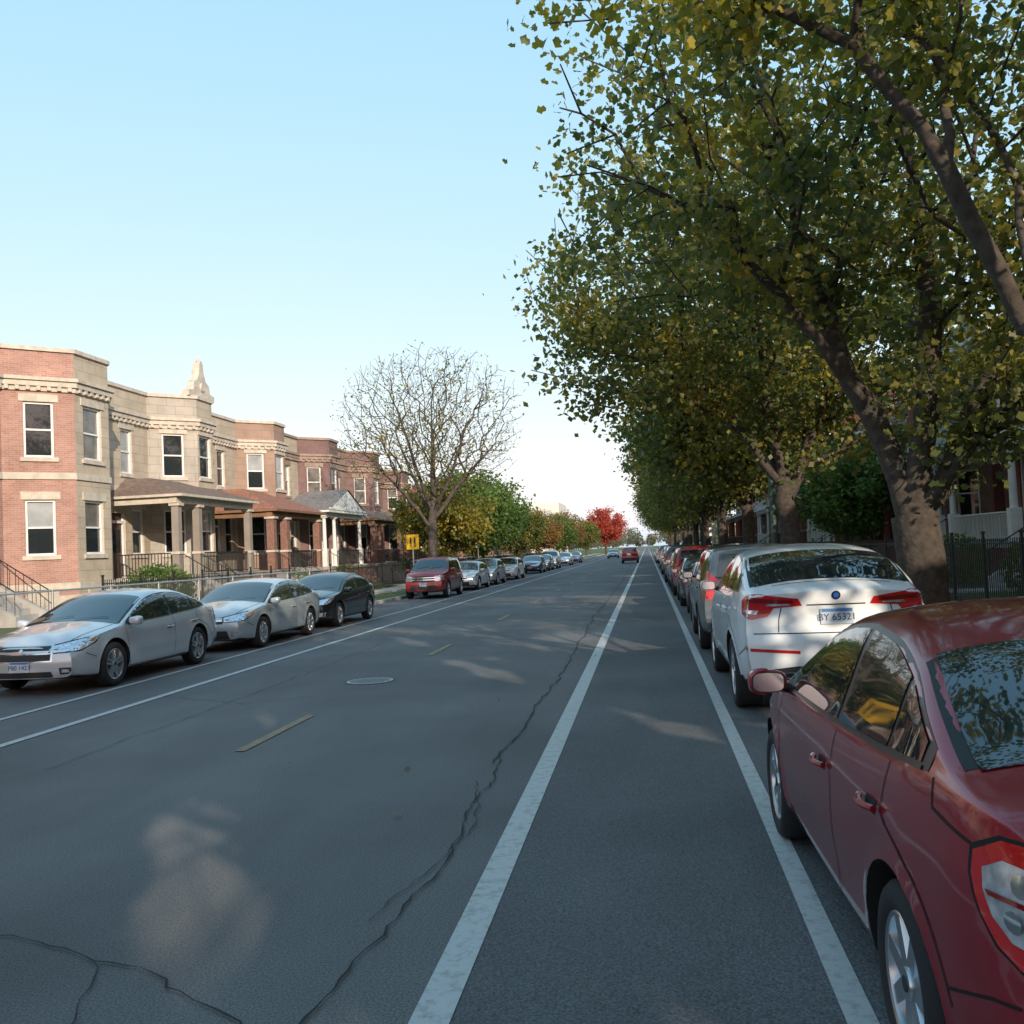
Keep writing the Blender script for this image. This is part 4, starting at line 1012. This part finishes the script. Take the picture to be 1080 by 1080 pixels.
def spB(p): return 1.0 if p[2]<10 else .75
B=gen_tree([[(0,0,0),(0,0,1.8),(-.1,0,3.2),(-.3,.1,5),(-.5,.1,7.5),(-.4,0,10)],[(0,0,2.6),(.6,.2,4.2),(1.6,.2,6.5)],[(-.05,0,3.0),(-1.1,-.3,4.6),(-2.6,-.5,6.5)],[(-.1,0,3.2),(-.6,.9,4.8),(-1.2,2.2,7)]],
   [((-.6,0,9.4),(6.4,6.2,4.7)),((-3.6,-.5,7.1),(3.4,3.2,2.1),1.3),((2.6,0,6.0),(3,3,2.6),1.2)],700,12,56,.18,'leaf_maple',LEAF4,spread=.40,base=.27,sparse=spB)
C_=gen_tree([[(0,0,0),(0,0,1.8),(.05,0,3.2),(.1,.1,5),(-.1,.1,7.5),(0,0,9.5)],[(0,0,2.6),(.8,-.2,4.4),(1.8,.2,6.2)],[(0,0,2.9),(-1.0,.3,4.6),(-2.4,.5,6.3)]],
   [((0,0,8.0),(5.2,5.4,4.2)),((-1.6,0,6.0),(4,4,2.2),1)],430,13,52,.24,'leaf_maple',LEAF4,spread=.48,base=.24)
put_tree('maple_tree',A,(3.95,14.6,.1))
put_tree('maple_tree',B,(3.9,26.8,.1))
Y=38.5
for i,(s,r) in enumerate([(1,.6),(1.02,2.2),(.95,4.0),(1.05,5.3),(1,1.4),(.95,3.1),(1.05,.2),(1,2.7),(1.0,4.4),(1.,1),(1,5.8),(1.05,3.5)]):
    put_tree('maple_tree',C_,(4.1+random.uniform(-.3,.3),Y,.1),r,s); Y+=11+random.uniform(-1,2)
Nn=gen_tree([[(0,0,0),(-.05,.2,1.5),(-.2,.9,2.6),(-.9,2.9,3.5),(-1.5,2.85,5.0),(-2.25,2.8,6.2),(-3.1,2.9,6.8),(-4.2,3.2,7.2)],[(-.05,.2,1.7),(.1,.2,3.5),(.1,.1,6),(.2,.2,9)],[(-.9,2.7,3.4),(-.6,3.6,5.0),(-.9,4.4,6.8),(-1.2,4.9,8.3)],[(-1.5,2.85,5.0),(-1.2,3.6,6.2),(-1.3,4.4,7.6)]],
   [((-3.2,3.4,7.3),(2.2,1.7,.9),2.6),((-1.2,3.6,7.5),(2.2,2.4,1.4),1.2),((.3,.2,9),(4.5,3.2,3.2)),((.9,3.2,5.6),(1.9,1.9,1.6),.8)],540,21,32,.11,'leaf_yellow',LEAF10,spread=.25,base=.24,tip=.009,loc=(4.35,6.1,.1))
put_tree('maple_tree',Nn,(4.35,6.1,.1))
rb=np.random.default_rng(77)
for y_,r,s_ in((-3.5,.4,.85),(-14.3,2.0,1.05),(-20.5,3.9,1.05),(-27,5.2,1.05),(-35,1.1,1.05),(-46,2,1.05)):
    loc=(4.4,y_,.1); c,s=math.cos(r)*s_,math.sin(r)*s_; C0=AD[1]
    C1=np.stack([C0[:,0]*c-C0[:,1]*s,C0[:,0]*s+C0[:,1]*c,C0[:,2]*s_],1); C1=gapmask(C1,loc)  # crowns behind the camera, leaves removed to shape the sun patches
    e=empty('maple_tree',loc); b_=put(AD[0],'trunk_and_branches',(0,0,0),r,e); b_.scale=(s_,s_,s_); put(leaf_mesh('leaves',C1,.27,rb,'leaf_maple',LEAF4),'leaves',parent=e)
BT=gen_tree([[(0,0,0),(0,0,2.5),(.1,0,4.5),(.2,0,7),(.2,0,9.5)],[(0,0,3.0),(-1.4,0,4.9),(-3.4,.2,7.0)],[(.05,0,3.4),(1.6,0,5.4),(3.7,.1,7.5)],[(0,0,3.8),(-.6,1.4,6),(-1.2,2.4,8.5)],[(0,0,3.6),(.7,-1.5,5.8),(1.2,-2.6,8)],[(0,0,4.0),(-1.0,-.6,6.4),(-1.8,-1,9)]],
   [((.1,0,9.2),(5.2,4.8,3.7)),((-.3,0,7),(5.2,4.2,2.2),.8)],2600,31,6,.13,'leaf_yellow',LEAF4,bark='bark_light',base=.25,tip=.0085,frac=.3,ex=.52)
put_tree('bare_tree',BT,(-11.5,50.5,.1),.5,1.03)
G=gen_tree([[(0,0,0),(0,0,1.6),(.1,0,3),(0,0,5)]],[((0,0,4.2),(2.9,2.9,2.5))],190,41,80,.2,'leaf_green',LEAF4,spread=.35,base=.12)
put_tree('green_tree',G,(-11.2,62,.1),0,1.15); put_tree('green_tree',G,(-12,69,.1),2,1.1)
put_tree('green_tree',G,(9.8,46,.1),3,1.0)
G2=(G[0],G[1].copy()); G2[1].materials.clear(); G2[1].materials.append(M['leaf_yellow'])
put_tree('yellow_tree',G2,(-11.9,55.5,.1),1.2,1.0)
for y_,mt,s,x_ in((88,'leaf_maple',.95,-12),(110,'leaf_orange',1.0,-12.5),(128,'leaf_green',1.0,-12),(150,'leaf_orange',1.2,-13),(226,'leaf_red',1.75,-9.6),(205,'leaf_maple',1.2,-13)):
    lm=G[1].copy(); lm.materials.clear(); lm.materials.append(M[mt]); put_tree({'leaf_orange':'orange_tree','leaf_maple':'maple_tree','leaf_green':'green_tree','leaf_red':'red_tree'}[mt],(G[0],lm),(x_,y_,.1),random.uniform(0,6),s)
rng=np.random.default_rng(5); C=[]
for i in range(130):
    side=rng.choice([-1,1]); y=rng.uniform(240,620); x=(-3.6+side*rng.uniform(10,60)) if y<520 else rng.uniform(-90,90); h=rng.uniform(6,14); r=rng.uniform(3,5)
    d=rng.normal(size=(420,3)); d/=np.linalg.norm(d,axis=1)[:,None]; d*=rng.uniform(.3,1,420)[:,None]**.5
    C.append(np.array([x,y,h*.6])+d*np.array([r,r,h*.42]))
me=leaf_mesh('distant_trees',np.concatenate(C),.9,rng,'leaf_distant',LEAF4); put(me,'distant_trees')
rng=np.random.default_rng(8); C=[]
def litter(n,x0,x1,y0,y1,z,pw=1):
    t=rng.uniform(0,1,n)**pw
    C.append(np.stack([x0+(x1-x0)*t,rng.uniform(y0,y1,n),np.full(n,z)+rng.uniform(.004,.02,n)],1))
litter(2600,3.0,1.6,-2,70,.005,2.2); litter(3500,3.2,6.8,0,70,.135); litter(1500,-10.3,-9.3,5,90,.005,2); litter(2600,-10.4,-14,5,90,.14); litter(60,-9,.9,6,60,.012); litter(1500,-14,-18,12,70,.21); litter(3000,7,12,5,60,.19)
me=leaf_mesh('fallen_leaves',np.concatenate(C),.07,rng,'leaf_litter',LEAF4,up=3); put(me,'fallen_leaves')
def shrub(name,loc,r,n,mt='leaf_green',seed=1):
    rng=np.random.default_rng(seed); d=rng.normal(size=(n,3)); d/=np.linalg.norm(d,axis=1)[:,None]; d*=rng.uniform(.4,1,n)[:,None]**.4
    c=d*np.array(r)*(1+.12*np.sin(d[:,0:1]*9+seed)); c[:,2]+=r[2]*.9; c=c[c[:,2]>0]
    me=leaf_mesh(name,c,.11,rng,mt,LEAF4); put(me,name,loc)
shrub('hedge',(-16.8,31.0,.2),(.8,2.0,.9),3800,'leaf_green',1); shrub('shrub',(-17,44.5,.2),(.6,.9,.6),1200,'leaf_green',2); shrub('shrub',(-17,52,.2),(.6,1.1,.7),1200,'leaf_maple',3); shrub('shrub',(-16.5,63,.2),(.7,1.4,.8),1300,'leaf_green',4)
shrub('shrub',(9.2,24,.2),(.8,1.6,.7),1500,'leaf_maple',5); shrub('shrub',(9.4,31,.2),(.8,2.0,.8),1500,'leaf_green',6)
# ---------------------------------------------------------------- signs & poles
sg=MB(); sg.box((0,0,1.3),(.05,.05,2.6),'galv')
sg.box((0,-.035,2.35),(.62,.01,.72),'sign_yellow')
for dx in(-.1,.1):
    sg.tube((dx,-.047,2.53),(dx,-.041,2.53),.045,.045,'sign_black',12); sg.box((dx,-.044,2.38),(.10,.006,.2),'sign_black'); sg.box((dx-.03,-.044,2.2),(.035,.006,.18),'sign_black',); sg.box((dx+.03,-.044,2.2),(.035,.006,.18),'sign_black')
sg.obj('school_crossing_sign',(-11.3,45.2,.12))
for p_ in((-10.9,61),(3.5,52)):
    sg=MB(); sg.box((0,0,1.25),(.04,.04,2.5),'galv'); sg.box((0,-.03,2.25),(.3,.008,.45),'white_wood'); sg.box((0,-.036,2.33),(.22,.004,.05),'red_lens'); sg.box((0,-.036,2.2),(.2,.004,.03),'red_lens'); sg.obj('parking_sign',(*p_,.12))
def lamp(x,y,s):
    lp=MB(); lp.tube((0,0,0),(0,0,.5),.17,.14,'pole_green',14); lp.tube((0,0,.5),(0,0,8.6),.11,.07,'pole_green',14)
    lp.tube((0,0,8.4),(s*1.3,0,9.0),.045,.04,'pole_green',8); lp.tube((s*1.3,0,9.0),(s*2.2,0,9.05),.04,.04,'pole_green',8); lp.box((s*2.4,0,9.02),(.6,.22,.12),'galv'); lp.obj('street_lamp',(x,y,.12))
for y_ in (33.2,74,115): lamp(4.3,y_,-1)
bb=MB(); wall(bb,(0,-10),(0,10),0,12,[(1+i*3.2,2.6+i*3.2,2+3.2*j,3.8+3.2*j) for i in range(6) for j in range(3)],'white_wall'); wall(bb,(-14,-10),(0,-10),0,12,[(1+i*3.2,2.6+i*3.2,2+3.2*j,3.8+3.2*j) for i in range(4) for j in range(3)],'white_wall'); bb.add([(-14,-10,12),(0,-10,12),(0,10,12),(-14,10,12)],[(0,1,2,3)],'roof_tar'); bb.obj('apartment_building',(-18.5,215,0))

# ---------------------------------------------------------------- light, world, camera
ld=bpy.data.lights.new('sun','SUN'); ld.energy=5.0; ld.angle=math.radians(.5); ld.color=(1,.86,.68)
lo=bpy.data.objects.new('sun',ld); scene.collection.objects.link(lo); lo.rotation_euler=S.to_track_quat('Z','Y').to_euler(); lo.location=(0,0,30)
w=bpy.data.worlds.new('World'); scene.world=w; w.use_nodes=True; nt=w.node_tree
bg=nt.nodes['Background']; sk=nt.nodes.new('ShaderNodeTexSky'); sk.sky_type='NISHITA'; sk.sun_disc=False; sk.sun_elevation=el; sk.sun_rotation=az
sk.air_density=1.0; sk.dust_density=1.5; sk.ozone_density=1.0; sk.altitude=180
# sky colour brightened and flattened by a per-channel power curve over the Nishita gradient
sp_=nt.nodes.new('ShaderNodeSeparateColor'); cb_=nt.nodes.new('ShaderNodeCombineColor'); nt.links.new(sk.outputs[0],sp_.inputs[0])
for i,(kk,pp) in enumerate(((1.26,.60),(1.12,.30),(1.12,.13))):
    a=nt.nodes.new('ShaderNodeMath'); a.operation='MULTIPLY'; a.inputs[1].default_value=.15
    b=nt.nodes.new('ShaderNodeMath'); b.operation='POWER'; b.inputs[1].default_value=pp
    c=nt.nodes.new('ShaderNodeMath'); c.operation='MULTIPLY'; c.inputs[1].default_value=kk/.15
    nt.links.new(sp_.outputs[i],a.inputs[0]); nt.links.new(a.outputs[0],b.inputs[0]); nt.links.new(b.outputs[0],c.inputs[0]); nt.links.new(c.outputs[0],cb_.inputs[i])
nt.links.new(cb_.outputs[0],bg.inputs['Color']); bg.inputs['Strength'].default_value=.15
th=math.atan(.1404); ph=math.atan(.0414); rho=.045
f=Vector((-math.sin(th)*math.cos(ph),math.cos(th)*math.cos(ph),math.sin(ph))); r=Vector((math.cos(th),math.sin(th),0)); u=r.cross(f)
r2=r*math.cos(rho)-u*math.sin(rho); u2=r*math.sin(rho)+u*math.cos(rho)
cd=bpy.data.cameras.new('camera'); cd.sensor_width=36; cd.lens=36*1000/1080; cd.clip_end=4000; cd.clip_start=.05
cam=bpy.data.objects.new('camera',cd); scene.collection.objects.link(cam)
cam.matrix_world=Matrix(((r2.x,u2.x,-f.x,0),(r2.y,u2.y,-f.y,0),(r2.z,u2.z,-f.z,1.8),(0,0,0,1)))
scene.camera=cam
